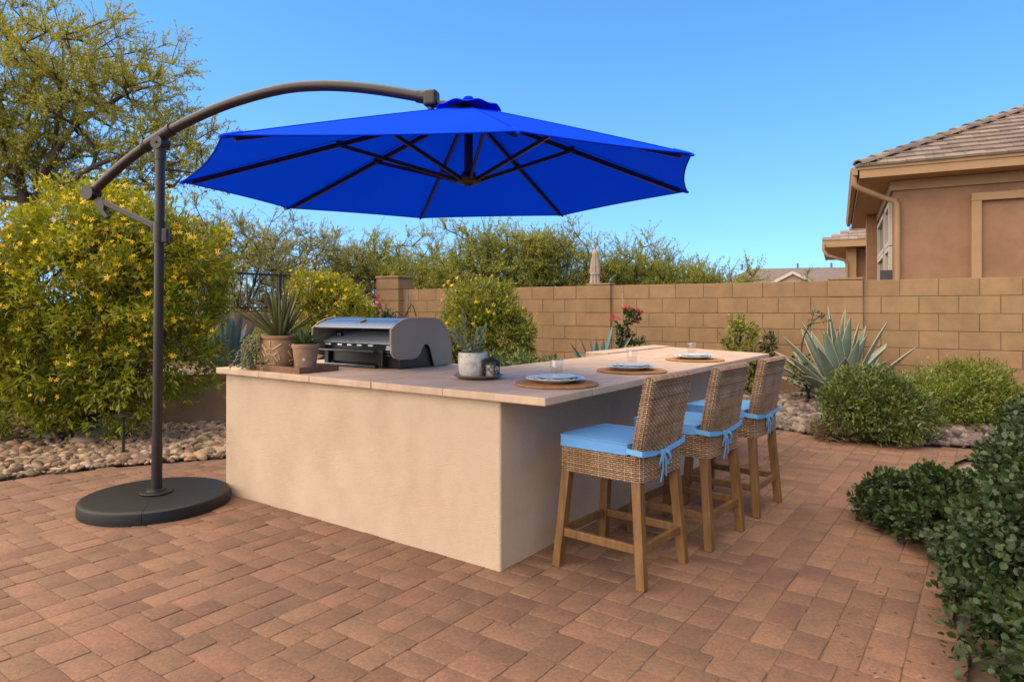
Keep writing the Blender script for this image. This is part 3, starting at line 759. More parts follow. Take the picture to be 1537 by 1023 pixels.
# release lever below the arm end
l0 = e0+Vector((.0, 0, -.02)); dd = (dirn*.08+Vector((0, 0, -.13)))
lv = MB(); pr = [(-.035, .0), (.045, .0), (.05, -.05), (.03, -.085), (.055, -.135), (.02, -.15), (-.02, -.09)]
lv.prism(pr, -.016, .016, lambda a, b, z: l0+dirn*(a+.065-b*.35)+Vector((0, 0, b-.02))+nn_*z); lv.build('release_lever', bronze, um, bevel=.006)
b0 = e0+dirn*.055+Vector((0, 0, -.045)); b1 = polep(1.92)-dirn*.035
MB().bar(b0, b1, .026, .04).build('brace', bronze, um, bevel=.006)
zc = 1.90
MB().tube([polep(zc-.085), polep(zc+.055)], .0395, 24).build('slide_collar', bronze, um, smooth=True, sharp=.6)
MB().box(polep(zc+.01)-dirn*.045, (.035, .03, .06)).build('brace_bracket', bronze, um, bevel=.005)
MB().box(polep(zc-.045)+dirn*.052, (.04, .045, .10)).build('crank_box', bronze, um, bevel=.008)
MB().tube([polep(zc)+dirn*.06, polep(zc)+dirn*.085, polep(zc-.03)+dirn*.092, polep(zc-.09)+dirn*.092, polep(zc-.10)+dirn*.07], .008, 10).build('crank_handle', plast, um, smooth=True)
# canopy: eight tips
ZR = 2.08
tips = []
for u, v in ((333, 203), (778, 197), (1038, 231), (1031, 287), (844, 323), (631, 327), (432, 312), (273, 273)):
    Y = (ZR-H)*F/(VH-v); tips.append(P(u, v, Y)-ub)
AC = Vector((-.262, 4.02, 2.575))-ub
NS = 14; NT = 10
cv = []; cf = []
def canopy_pt(i, s, t):
    a, b = tips[i], tips[(i+1) % 8]; e = a*(1-t)+b*t
    bow = 4*t*(1-t)
    p = AC+(e-AC)*s
    mid = (e-AC); mid.z = 0
    L = (b-a).length
    p -= mid.normalized()*bow*.026*L*s*s
    p.z = AC.z+(e.z-AC.z)*(s**1.0)-.022*bow*s*(1-s)*L+.02*s*(1-s)
    return p
S0 = .09
for i in range(8):
    o = len(cv)
    for j in range(NS+1):
        s = S0+(1-S0)*j/NS
        for k in range(NT+1): cv.append(tuple(canopy_pt(i, s, k/NT)))
    for j in range(NS):
        for k in range(NT): a = o+j*(NT+1)+k; cf.append((a, a+1, a+NT+2, a+NT+1))
me = bpy.data.meshes.new('canopy'); me.from_pydata(cv, [], cf)
bm = bmesh.new(); bm.from_mesh(me); bmesh.ops.remove_doubles(bm, verts=bm.verts, dist=1e-4); bmesh.ops.recalc_face_normals(bm, faces=bm.faces); bm.to_mesh(me); bm.free()
canopy = link('canopy', me, blue, um, smooth=True, sharp=.9)
# hem round the rim and pockets at the tips
hem = MB()
for i in range(8): hem.tube([canopy_pt(i, 1, k/NT) for k in range(NT+1)], .004, 5)
hem.build('hem', mat('hem_blue', (.0, .03, .60), .9, var=.02, spec=.03), canopy)
for i in range(8):
    d = (tips[i]-AC).normalized()
    m = MB(); a = tips[i]+d*.012+Vector((0, 0, -.004)); m.tube([a-d*.12, a-d*.11, a-d*.02, a], [.003, .013, .011, .006], 10); m.build('tip_pocket', blue, canopy, smooth=True)
sw = MB()
for i in range(8): sw.tube([canopy_pt(i, s_, 0)+Vector((0, 0, .0015)) for s_ in np.linspace(S0, 1, 12)], .0028, 5)
sw.build('seam', MATS['hem_blue'], canopy)
# vent cap on top
vc = MB(); vs_ = []; fs_ = []; n = 64
rings = [(0, .058), (.04, .055), (.09, .042), (.14, .029), (.18, .018), (.192, .012)]
for j, (r, z) in enumerate(rings):
    for k in range(n):
        a = 2*PI*k/n; sc_ = math.cos(a*8)
        vs_.append(AC+Vector((r*math.cos(a)*(1+.03*sc_), r*math.sin(a)*(1+.03*sc_), z-.030+(.010*(r/.192)**2*(-sc_)) )))
for j in range(len(rings)-1):
    for k in range(n): a = j*n+k; b = j*n+(k+1) % n; fs_.append((a, b, b+n, a+n))
vc.add(vs_, fs_); vo = vc.build('vent_cap', blue, um, smooth=True, sharp=1.5); sm2 = vo.modifiers.new('Solidify', 'SOLIDIFY'); sm2.thickness = .003
MB().lathe([(.034, 0), (.036, .012), (.026, .026), (0, .03)], AC+Vector((0, 0, .027)), 16).build('finial', MATS['hem_blue'], um, smooth=True)
hubz = 2.125-AC.z
hub = AC+Vector((0, 0, hubz))
MB().tube([hub+Vector((0, 0, .02)), AC+Vector((0, 0, .0))], .026, 16).build('centre_post', ribm, um, smooth=True, sharp=.8)
MB().lathe([(0, -.035), (.022, -.033), (.03, -.02), (.075, -.012), (.08, .012), (.05, .022), (.04, .05), (.0, .05)], hub, 24).build('hub', ribm, um, smooth=True, sharp=.6)
MB().lathe([(0, -.06), (.06, -.06), (.075, -.03), (.06, -.01), (0, -.01)], AC, 20).build('crown_hub', ribm, um, smooth=True, sharp=.6)
for i in range(8):
    t = tips[i]; d = t-AC
    a = AC+Vector((0, 0, -.035))+d*.03; b = AC+d*.965+Vector((0, 0, -.018))
    mid = AC+d*.46+Vector((0, 0, -.012))
    r_ = MB(); r_.bar(a, b, .016, .026); ro = r_.build('rib', ribm, um)
    st_ = MB(); hd = Vector((d.x, d.y, 0)).normalized(); st_.bar(hub+hd*.06, mid+Vector((0, 0, -.02)), .015, .022)
    st_.build('strut', ribm, ro)
    MB().box(mid+Vector((0, 0, -.012)), (.045, .03, .035), Matrix.Rotation(math.atan2(d.y, d.x), 3, 'Z')).build('strut_joint', ribm, ro, bevel=.004)
# fitting at the arm tip that carries the canopy
e1 = ap[-1]; da = (ap[-1]-ap[-2]).normalized()
MB().tube([e1-da*.07, e1-da*.01], .0385, 20).build('arm_tip_sleeve', bronze, um, smooth=True, sharp=.6)
MB().box(e1+da*.025, (.085, .085, .10), Matrix.Rotation(math.atan2(da.y, da.x), 3, 'Z')).build('canopy_fitting', bronze, um, bevel=.018, seg=3)
MB().tube([e1+da*.02+Vector((0, 0, -.04)), e1+da*.03+Vector((0, 0, -.14))], .02, 12).build('canopy_link', bronze, um, smooth=True)
MB().tube([e1+da*.04+Vector((0, 0, -.02)), AC+Vector((0, 0, .0))], .017, 10).build('canopy_link', bronze, um, smooth=True)

# ------------------------------------------------------------------ wicker bar stools
wick = mat('wicker', (.32, .185, .092), .55, var=.25, vs=25, col2=(.43, .285, .165), c2s=7, bump=.3, bs=150, dist=.001, island=.3)
wickd = mat('wicker_core', (.035, .017, .007), .9, var=.2)
legm = mat('stool_wood', (.255, .13, .042), .45, var=.18, vs=5, col2=(.16, .072, .02), c2s=4, streak=(9, 9, .8), bump=.15, bs=60)
cush = mat('cushion_blue', (.14, .40, .80), .75, var=.05, vs=10, bump=.2, bs=350, dist=.0006)
tiem = mat('tie_blue', (.17, .47, .82), .75, var=.08)
def weave_wrap(m, path, nrm, rows, npt, wpitch, pos, closed=True, amp=.0032):
    """horizontal strands round a path: pos(i,row)-> point ; nrm(i,row) -> outward normal"""
    for j in range(rows):
        vs = []; fs = []; k = npt
        for i in range(k):
            p = pos(i, j); n = nrm(i, j); o = amp*(1 if (i+j) % 2 else -1)
            c = p+n*o; h = wpitch*.37; up = Vector((0, 0, 1))
            vs += [c-up*h, c+n*.0034, c+up*h, c-n*.0034]
        rng = range(k) if closed else range(k-1)
        for i in rng:
            a = 4*i; b = 4*((i+1) % k)
            for q in range(4): fs.append((a+q, a+(q+1) % 4, b+(q+1) % 4, b+q))
        m.add(vs, fs)
def rrect(hx, hy, r, n_edge_x, n_edge_y):
    """rounded rectangle sample points + normals"""
    pts = []; nr = []
    cor = [(hx-r, hy-r, 0), (-hx+r, hy-r, PI/2), (-hx+r, -hy+r, PI), (hx-r, -hy+r, 1.5*PI)]
    for ci, (cx, cy, a0) in enumerate(cor):
        for q in range(3):
            a = a0+PI/2*q/2; pts.append((cx+r*math.cos(a), cy+r*math.sin(a))); nr.append((math.cos(a), math.sin(a)))
        nx, ny, _ = cor[(ci+1) % 4]
        a1 = a0+PI/2; sx, sy = cx+r*math.cos(a1), cy+r*math.sin(a1); ex, ey = nx+r*math.cos(a1), ny+r*math.sin(a1)
        ne = n_edge_x if ci % 2 == 0 else n_edge_y
        for q in range(1, ne): pts.append((sx+(ex-sx)*q/ne, sy+(ey-sy)*q/ne)); nr.append((math.cos(a1), math.sin(a1)))
    if len(pts) % 2: pts.insert(-1, tuple((Vector(pts[-1])+Vector(pts[-2]))/2)); nr.insert(-1, nr[-1])
    return pts, nr
def make_stool():
    t = thing('bar_stool', 'wicker bar stool nearest the front corner of the counter, all four wooden legs in view', 'bar stool', (0, 0, 0), 0, 'wicker stools along the bar')
    hx, y0, y1 = .225, -.235, .235
    for sx in (-1, 1):
        for yb, yt in ((.25, .205), (-.245, -.205)):
            MB().bar((sx*.228, yb, 0), (sx*.198, yt, .515), .046, .046, .05, .05, up=(0, 1, 0)).build('leg', legm, t, bevel=.004)
    def legx(z): return .228-.030*z/.535
    def lyf(z): return .25-.045*z/.535
    def lyb(z): return -.245+.04*z/.535
    z = .185
    for sx in (-1, 1): MB().bar((sx*legx(z), lyb(z)+.02, z), (sx*legx(z), lyf(z)-.02, z), .024, .042).build('stretcher', legm, t, bevel=.003)
    for y in (lyf(z), lyb(z)): MB().bar((-legx(z)+.02, y, z-.002), (legx(z)-.02, y, z-.002), .024, .042).build('stretcher', legm, t, bevel=.003)
    # seat skirt
    pts, nr = rrect(hx, .235, .03, 22, 22)
    m = MB(); rows = 12
    pos = lambda i, j: Vector((pts[i][0], pts[i][1], .507+.0104*j+.006))
    nrm = lambda i, j: Vector((nr[i][0], nr[i][1], 0))
    weave_wrap(m, None, nrm, rows, len(pts), .0104, pos)
    for i in range(0, len(pts), 1): m.bar((pts[i][0], pts[i][1], .506), (pts[i][0], pts[i][1], .633), .004, .004)
    s_ = m.build('seat', wick, t)
    MB().prism([(p[0]-n_[0]*.009, p[1]-n_[1]*.009) for p, n_ in zip(pts, nr)], .508, .631).build('seat_core', wickd, s_)
    # backrest
    bp_, bn = rrect(.232, .027, .022, 24, 2)
    m = MB(); rows = 36; zb, zt = .632, 1.018
    def cen(z): return -.206-.072*(max(0, z-.632)/.39)**1.1
    wid = lambda z: 1-.03*(z-.62)/.4
    def rt(j):
        return zb+(zt-zb)*(j+.5)/rows
    def shrink(z): return 1-.0*z
    pos = lambda i, j: Vector((bp_[i][0]*wid(rt(j))*(1-(.02*max(0, (rt(j)-.985)/.03)**2)), cen(rt(j))+bp_[i][1]*(1-.35*max(0, (rt(j)-.985)/.035)**2), rt(j)))
    nrm = lambda i, j: Vector((bn[i][0], bn[i][1], 0))
    weave_wrap(m, None, nrm, rows, len(bp_), (zt-zb)/rows, pos)
    for i in range(len(bp_)):
        for z_a, z_b in ((zb, .80), (.80, zt)):
            a = Vector((bp_[i][0]*wid(z_a), cen(z_a)+bp_[i][1], z_a)); b = Vector((bp_[i][0]*wid(z_b), cen(z_b)+bp_[i][1]*(.75 if z_b > 1 else 1), z_b)); m.bar(a, b, .004, .004, up=(0, 1, 0))
    # top roll of strands running front to back
    for i in range(30):
        x = (-.213+.426*i/29)*.97; y = cen(zt)
        m.tube([(x, y-.026, zt-.012), (x, y-.018, zt+.002), (x, y, zt+.006), (x, y+.018, zt+.002), (x, y+.026, zt-.012)], .0075, 6)
    b_ = m.build('backrest', wick, t)
    co_ = MB(); pr2 = [(p[0]-n_[0]*.009, p[1]-n_[1]*.009) for p, n_ in zip(bp_, bn)]; k = len(pr2); vs = []; fs = []
    zs = [.60, .70, .8, .9, .98, 1.012]
    for z in zs: vs += [(x*wid(z), cen(z)+y*(1 if z < 1 else .7), z) for x, y in pr2]
    for j in range(len(zs)-1): fs += [(j*k+i, j*k+(i+1) % k, (j+1)*k+(i+1) % k, (j+1)*k+i) for i in range(k)]
    fs += [tuple(range(k)), tuple((len(zs)-1)*k+i for i in range(k))]
    co_.add(vs, fs).build('back_core', wickd, b_)
    # cushion: boxed pad with puffed faces
    m = MB(); N = 16; cx0, cx1, cy0, cy1 = -.226, .226, -.165, .242
    vs = []; fs = []
    def rr2(x, y):   # round the corners in plan
        return x, y
    for face, zz, sg in ((0, .638, -1), (1, .690, 1)):
        for j in range(N+1):
            for i in range(N+1):
                a = i/N; b = j/N; x = cx0+(cx1-cx0)*a; y = cy0+(cy1-cy0)*b
                e = min(1, 4.5*min(a, 1-a)+.0)*min(1, 4.5*min(b, 1-b)+.0); e = e**.5
                cr = .02
                dx = min(a, 1-a)*(cx1-cx0); dy = min(b, 1-b)*(cy1-cy0)
                if dx < cr and dy < cr:
                    q = math.hypot(cr-dx, cr-dy)
                    if q > cr: x += (1 if a < .5 else -1)*(q-cr)*.7; y += (1 if b < .5 else -1)*(q-cr)*.7
                vs.append((x, y, zz+sg*.010*e+(.002*math.sin(9*x+3)*math.sin(7*y) if face else 0)))
    M_ = (N+1)**2
    for j in range(N):
        for i in range(N):
            a = j*(N+1)+i; fs.append((a, a+N+1, a+N+2, a+1)); fs.append((M_+a, M_+a+1, M_+a+N+2, M_+a+N+1))
    ring = [i for i in range(N+1)]+[(j)*(N+1)+N for j in range(1, N+1)]+[N*(N+1)+i for i in range(N-1, -1, -1)]+[j*(N+1) for j in range(N-1, 0, -1)]
    for q in range(len(ring)):
        a, b = ring[q], ring[(q+1) % len(ring)]; fs.append((a, b, b+M_, a+M_))
    m.add(vs, fs); cu_ = m.build('cushion', cush, t, smooth=True, sharp=1.0)
    pp_ = MB()
    for zz, off in ((.690, M_), (.638, 0)):
        pp_.tube([Vector(vs[r_+off]) for r_ in ring]+[Vector(vs[ring[0]+off])], .0035, 6)
    pp_.build('piping', cush, cu_, smooth=True)
    # ribbon round the backrest and a bow
    rb = MB(); path = []
    hw = .237
    zside = .655
    path = [Vector((-hw, -.165, .66)), Vector((-hw, -.24, .655)), Vector((-hw+.012, cen(.65)-.041, .652)), Vector((-.13, cen(.64)-.039, .641)), Vector((-.03, cen(.63)-.040, .634)), Vector((.11, cen(.64)-.043, .644)), Vector((hw-.012, cen(.65)-.041, .66)), Vector((hw, -.24, .662)), Vector((hw, -.165, .665))]
    path = catm(path, 3)
    vs = []; fs = []
    for i, p in enumerate(path):
        d = (path[min(i+1, len(path)-1)]-path[max(i-1, 0)]).normalized(); n_ = d.cross(Vector((0, 0, 1))).normalized()
        pinch = .4+.6*min(1, abs(p.x+.03)/.08); h = .0135*pinch
        vs += [p-n_*.0015+Vector((0, 0, -h)), p+n_*.0015+Vector((0, 0, -h)), p+n_*.0015+Vector((0, 0, h)), p-n_*.0015+Vector((0, 0, h))]
    for i in range(len(path)-1):
        for q in range(4): fs.append((4*i+q, 4*i+(q+1) % 4, 4*i+4+(q+1) % 4, 4*i+4+q))
    rb.add(vs, fs)
    kx, ky, kz = -.03, cen(.63)-.046, .634
    def strip(pts, w0, w1=None):
        pts = catm([Vector(p) for p in pts], 4); vs = []; fs = []; w1 = w0 if w1 is None else w1
        for i, p in enumerate(pts):
            d = (pts[min(i+1, len(pts)-1)]-pts[max(i-1, 0)]).normalized(); s_ = d.cross(Vector((0, 1, 0)))
            s_ = s_.normalized() if s_.length > .05 else Vector((1, 0, 0)); wv = w0+(w1-w0)*i/len(pts); n_ = d.cross(s_).normalized()*.001
            vs += [p-s_*wv-n_, p+s_*wv-n_, p+s_*wv+n_, p-s_*wv+n_]
        for i in range(len(pts)-1):
            for q in range(4): fs.append((4*i+q, 4*i+(q+1) % 4, 4*i+4+(q+1) % 4, 4*i+4+q))
        rb.add(vs, fs)
    for sg in (-1, 1):
        strip([(kx, ky, kz), (kx+sg*.025, ky-.018, kz+.002), (kx+sg*.050, ky-.022, kz-.03), (kx+sg*.048, ky-.008, kz-.062), (kx+sg*.026, ky-.006, kz-.035), (kx, ky-.002, kz)], .008)
        strip([(kx, ky, kz), (kx+sg*.012, ky-.012, kz-.03), (kx+sg*.018+.005, ky-.010, kz-.08), (kx+sg*.030+.004, ky-.006, kz-.125-.02*(sg < 0))], .006, .007)
    rb.box((kx, ky-.004, kz), (.022, .018, .026))
    rb.build('tie', tiem, cu_)
    return t
st1 = make_stool()
st2 = copy_tree(st1); st3 = copy_tree(st1)
for o, (u, ww, a), lb in ((st1, (.455, -.46, -.06), None), (st2, (1.165, -.545, -.075), 'middle wicker bar stool of the three, between the two others'), (st3, (1.925, -.58, -.04), 'wicker bar stool nearest the block wall and large agave')):
    o.location = K(u, ww); o.rotation_euler = (0, 0, ROTK+a)
    if lb: o['label'] = lb
# ------------------------------------------------------------------ neighbouring house on the right
facd = Vector((.877, -.48, 0)).normalized(); sided = Vector((.44, .898, 0)).normalized()
EV = Vector((6.78, 13.0, 0))                     # eave corner (outer fascia corner)
EZ = 4.12
def Hh(a, b, z=0.): return EV+facd*a+sided*b+Vector((0, 0, z))
hs_ = thing('stucco_house', 'brown stucco house with tiled hip roof rising above the block wall at right', 'house', Hh(0, 0), 0)
def hl(a, b, z=0.): return Hh(a, b, z)-EV
stH = mat('house_stucco', (.36, .195, .105), .92, var=.1, vs=2, bump=.6, bs=60, dist=.006, col2=(.31, .165, .09), c2s=1.5)
trimH = mat('house_trim', (.43, .26, .13), .8, var=.08, vs=3, bump=.2, bs=60)
sofH = mat('house_soffit', (.46, .28, .14), .85, var=.06)
tileH = mat('roof_tile', (.27, .205, .16), .8, var=.2, vs=5, island=.25, hue=.012, bump=.4, bs=30, dist=.01, col2=(.18, .14, .12), c2s=1.2)
OV = .62
def hprism(poly, z0, z1): return MB().prism(poly, z0, z1, lambda a, b, z: hl(a, b, z))
# walls: main block, side bay further back, rear wing
hprism([(OV, OV), (9, OV), (9, 11), (OV, 11)], -.05, EZ-.30).build('wall', stH, hs_)
# upper frieze band below the soffit
hprism([(OV-.06, OV-.06), (9, OV-.06), (9, OV-.005), (OV-.06, OV-.005)], EZ-.42, EZ-.22).build('frieze', trimH, hs_, bevel=.01)
hprism([(OV-.06, OV-.004), (OV-.005, OV-.004), (OV-.005, 8.9), (OV-.06, 8.9)], EZ-.42, EZ-.22).build('frieze', trimH, hs_, bevel=.01)
hprism([(.03, .03), (9, .03), (9, OV), (.03, OV)], EZ-.215, EZ-.19).build('soffit', sofH, hs_)
hprism([(.03, OV+.003), (OV, OV+.003), (OV, 9.2), (.03, 9.2)], EZ-.213, EZ-.192).build('soffit', sofH, hs_)
for z0_, z1_, o_ in ((-.22, -.0, 0), (-.06, .015, -.025)):
    hprism([(o_, o_), (9, o_), (9, o_+.03), (o_, o_+.03)], EZ+z0_, EZ+z1_).build('fascia', trimH, hs_, bevel=.006)
    hprism([(o_, o_+.032), (o_+.03, o_+.032), (o_+.03, 9.2), (o_, 9.2)], EZ+z0_, EZ+z1_).build('fascia', trimH, hs_, bevel=.006)
# gutter along the left eave and its downspout
gu = MB(); gp_ = [(-.03, 0.0), (-.15, 0.0), (-.16, -.03), (-.13, -.10), (-.12, -.14), (-.03, -.15)]
vs_ = [hl(a, b_, EZ+z) for b_ in (.0, 9.1) for a, z in gp_]; k = len(gp_)
gu.add(vs_, [(i, (i+1) % k, (i+1) % k+k, i+k) for i in range(1, k)]+[tuple(range(k)), tuple(2*k-1-i for i in range(k))])
gu.build('gutter', trimH, hs_)
dp = [hl(-.09, .10, EZ-.14), hl(-.09, .10, EZ-.30), hl(-.03, .14, EZ-.37), hl(OV-.2, OV-.14, EZ-.55), hl(OV+.01, OV-.075, EZ-.62), hl(OV+.06, OV-.06, EZ-.72), hl(OV+.06, OV-.06, 0)]
MB().tube(dp, .055, 10).build('downspout', trimH, hs_, smooth=True, sharp=.8)
# niche window surround on the facade
n0, n1, nz = 1.88, 5.2, 3.38
fr_ = MB()
def fbox(m, a0, a1, b0, b1, z0, z1):
    vs = [hl(a, b, z) for z in (z0, z1) for b in (b0, b1) for a in (a0, a1)]
    m.add(vs, [(0, 2, 3, 1), (4, 5, 7, 6), (0, 1, 5, 4), (2, 6, 7, 3), (0, 4, 6, 2), (1, 3, 7, 5)])
fbox(fr_, n0, n0+.16, OV-.16, OV-.003, .2, nz); fbox(fr_, n0-.0, n1, OV-.162, OV-.003, nz+.003, nz+.15); fbox(fr_, n1-.16, n1, OV-.16, OV-.003, .2, nz)
wf = fr_.build('window_surround', trimH, hs_, bevel=.008)
fr_ = MB(); fbox(fr_, n0+.163, n1-.163, OV-.06, OV-.003, .2, nz-.003); fr_.build('recessed_panel', stH, wf)
# openings on the long left side
dkg = mat('dark_glass', (.02, .025, .03), .08, var=0)
whf = mat('white_frame', (.62, .55, .45), .6, var=.05)
for b0, b1, z0, z1 in ((1.1, 2.2, .9, 2.55), (1.1, 2.2, 2.75, 3.45), (2.9, 5.3, .3, 2.55), (2.9, 5.3, 2.75, 3.45)):
    m = MB()
    for q0, q1, y0, y1 in ((b0-.09, b0, z0-.09, z1+.09), (b1, b1+.09, z0-.09, z1+.09), (b0, b1, z1, z1+.09), (b0, b1, z0-.09, z0)):
        fbox(m, OV-.07, OV-.002, q0, q1, y0, y1)
    w_ = m.build('window', whf, hs_)
    m = MB(); fbox(m, OV-.012, OV-.003, b0+.003, b1-.003, z0+.003, z1-.003); m.build('pane', dkg, w_)
m = MB(); fbox(m, OV-.30, OV-.02, 5.8, 6.4, 0, 3.9); m.build('side_pier', stH, hs_)
m = MB(); fbox(m, OV-.22, OV-.003, .62+.35, .62+.5, 1.75, 2.15); m.build('wall_lantern', mat('lamp_black', (.03, .025, .02), .4), hs_)
# tiled hip roof
PITCH = .46
def roof(own, a_len, b_len, e0, ez, fdir, sdir, off, course=.34, tw=.31, amax=None, bmax=None, nm='roof', hipcap=True, fcs=True):
    m = MB(); rg = random.Random(9)
    th = .045; run = 1/math.sqrt(1+PITCH**2)
    def place(o, along, inn, a, b, x0, x1, s0):   # one flat tile
        pass
    def face(org, along, inw, length, depth, hip0):
        # along: eave direction, inw: horizontal inward direction
        nrm_ = (Vector((0, 0, 1))-inw*PITCH).normalized(); up = (inw+Vector((0, 0, PITCH)))*run
        nc = int(depth/course)
        for c in range(nc):
            s = c*course; x = -.1+(tw/2 if c % 2 else 0)
            hmin = s*run            # hip line at 45 degrees
            while x < length:
                a0 = max(x, hmin); a1 = x+tw
                if a1-a0 > .05:
                    lift = rg.uniform(0, .008)
                    p0 = org+along*(a0+.003)+up*(s-.02); p1 = org+along*(a1-.003)+up*(s-.02)
                    a0b = max(x, hmin+course*run*1.0) if a0 > x else a0
                    q0 = org+along*(a0+.003)+up*(s+course+.03); q1 = org+along*(a1-.003)+up*(s+course+.03)
                    z0 = nrm_*(.05+lift); z1 = nrm_*(.012+lift)
                    t = nrm_*th
                    m.add([p0+z0-t, p1+z0-t, q1+z1-t, q0+z1-t, p0+z0, p1+z0, q1+z1, q0+z1], [(3, 2, 1, 0), (4, 5, 6, 7), (0, 1, 5, 4), (1, 2, 6, 5), (2, 3, 7, 6), (3, 0, 4, 7)])
                x += tw
        return nrm_, up
    org = e0+Vector((0, 0, ez))
    n1_, u1_ = face(org+(fdir*-.04+sdir*-.04), fdir, sdir, a_len, b_len, True)
    n2_, u2_ = face(org+(fdir*-.04+sdir*-.04), sdir, fdir, b_len*2.2, a_len*.5, True)
    ro = m.build(nm, tileH, own)
    # deck under the tiles
    L = min(a_len, b_len*1.0)
    apex = (fdir+sdir)*L+Vector((0, 0, PITCH*L))
    d = MB(); d.add([org+Vector((0, 0, -.0)), org+fdir*a_len, org+fdir*a_len+sdir*L+Vector((0, 0, PITCH*L)), org+apex, org+sdir*9.1, org+sdir*9.1+fdir*L+Vector((0, 0, PITCH*L))], [(0, 1, 2, 3), (0, 3, 5, 4)])
    d.build('roof_deck', tileH, own)
    # hip cap tiles
    hd = (fdir+sdir+Vector((0, 0, PITCH))).normalized(); c = MB(); s = 0.; tot = L*1.5
    sx = fdir-sdir; sx.normalize(); upn = hd.cross(sx).normalized(); upn = upn if upn.z > 0 else -upn
    while s < tot:
        vs = []; fs = []; nseg = 8
        for e, (pos, lift) in enumerate(((s-.02, .075), (s+.40, .035))):
            for q in range(nseg+1):
                a = PI*q/nseg; vs.append(org+hd*pos+sx*math.cos(a)*.13+upn*(math.sin(a)*.10+lift-.02))
            for q in range(nseg+1):
                a = PI*q/nseg; vs.append(org+hd*pos+sx*math.cos(a)*.105+upn*(math.sin(a)*.075+lift-.02))
        n_ = nseg+1
        for q in range(nseg): fs += [(q, q+1, 2*n_+q+1, 2*n_+q), (n_+q, 3*n_+q, 3*n_+q+1, n_+q+1), (q, n_+q, n_+q+1, q+1)]
        c.add(vs, fs); s += .37
    c.build('hip_caps', tileH, ro, smooth=True, sharp=.6)
roof(hs_, 9.0, 4.2, Vector((0, 0, 0)), EZ+.0, facd, sided, 0)
# rear wing of the same house
we = P(1234, 362, 26.0); we = Vector((we.x, we.y, 0))-EV
def wl(a, b, z=0.): return we+facd*a+sided*b+Vector((0, 0, z))
WZ = 3.98
MB().prism([(1.15, 1.0), (5, 1.0), (5, 8), (1.15, 8)], -.05, WZ-.25, lambda a, b, z: wl(a, b, z)).build('wing_wall', stH, hs_)
MB().prism([(.85, .62), (1.2, .62), (1.2, .97), (.85, .97)], 0, WZ-.22, lambda a, b, z: wl(a, b, z)).build('porch_column', trimH, hs_)
MB().prism([(0, 0), (5, 0), (5, .03), (0, .03)], WZ-.22, WZ+.02, lambda a, b, z: wl(a, b, z)).build('fascia', trimH, hs_)
MB().prism([(0, .032), (.03, .032), (.03, 8), (0, 8)], WZ-.22, WZ+.02, lambda a, b, z: wl(a, b, z)).build('fascia', trimH, hs_)
MB().prism([(.032, .032), (5, .032), (5, 7.9), (.032, 7.9)], WZ-.2, WZ-.18, lambda a, b, z: wl(a, b, z)).build('soffit', sofH, hs_)
MB().tube([wl(.05, -.06, WZ-.1), wl(.05, -.06, WZ-.35), wl(.2, .0, WZ-.55), wl(.8, .5, WZ-.72), wl(.87, .56, WZ-.9), wl(.87, .56, 0)], .06, 8).build('downspout', trimH, hs_, smooth=True)
m = MB(); up = PITCH*3
m.add([wl(0, 0, WZ+.02), wl(6, 0, WZ+.02), wl(6, 3, WZ+up), wl(3, 3, WZ+up), wl(0, 8, WZ+.02), wl(3, 8, WZ+up)], [(0, 1, 2, 3), (0, 3, 5, 4)])
m.build('wing_roof_deck', tileH, hs_)
m = MB(); rg = random.Random(4)
for c in range(9):
    s = c*.35; x = 0.
    while x < 6:
        if x+.3 > s*.91:
            a0 = max(x, s*.91); q = lambda a, sv, dz: wl(a, sv*.908, WZ+.02+sv*.908*PITCH+dz)
            m.add([q(a0, s-.02, .02), q(x+.3, s-.02, .02), q(x+.3, s+.37, .0), q(a0, s+.37, .0), q(a0, s-.02, .065), q(x+.3, s-.02, .065), q(x+.3, s+.37, .03), q(a0, s+.37, .03)], [(3, 2, 1, 0), (4, 5, 6, 7), (0, 1, 5, 4), (1, 2, 6, 5), (2, 3, 7, 6), (3, 0, 4, 7)])
        x += .31
m.build('wing_roof', tileH, hs_)
# distant house: low hip roof with a small gable
fh = thing('distant_house', 'far low house with grey brown tiled roof just above the block wall', 'house', P(1190, 410, 46).to_2d().to_3d())
FX = Vector((.97, -.24, 0)); FY = Vector((.24, .97, 0))
def fl(a, b, z): return FX*a+FY*b+Vector((0, 0, z))
greyt = mat('grey_roof', (.20, .155, .14), .85, var=.15, vs=2, bump=.8, bs=6, dist=.05)
farst = mat('far_stucco', (.55, .42, .30), .9, var=.05)
MB().prism([(-4.2, .5), (5, .5), (5, 8), (-4.2, 8)], 0, 3.35, fl).build('wall', farst, fh)
m = MB(); m.add([fl(-4.9, 0, 3.2), fl(5.6, 0, 3.2), fl(5.6, 8.5, 3.2), fl(-4.9, 8.5, 3.2), fl(-2.4, 3.6, 4.38), fl(2.2, 3.6, 4.42), fl(5.6, 3.6, 4.4)], [(0, 1, 5, 4), (1, 6, 5), (3, 0, 4), (2, 3, 4, 5, 6), (1, 2, 6)])
m.build('roof', greyt, fh)
m = MB(); m.add([fl(-1.7, -1.2, 3.05), fl(1.3, -1.2, 3.05), fl(-.2, -1.2, 3.85), fl(-1.7, 3, 3.05), fl(1.3, 3, 3.05), fl(-.2, 3, 3.85)], [(0, 3, 5, 2), (1, 2, 5, 4)])
gb = m.build('gable_roof', greyt, fh); s_ = gb.modifiers.new('Solidify', 'SOLIDIFY'); s_.thickness = .12
MB().prism([(-1.4, 0), (1.0, 0), (1.0, 3.1), (-.2, 3.72), (-1.4, 3.1)], -1.0, 2, lambda a, b, z: fl(a, z, b)).build('gable_wall', farst, fh)
MB().bar(fl(-1.75, -1.22, 3.0), fl(-.2, -1.22, 3.83), .12, .18).build('barge_board', mat('far_white', (.7, .62, .52), .8, var=0), fh)
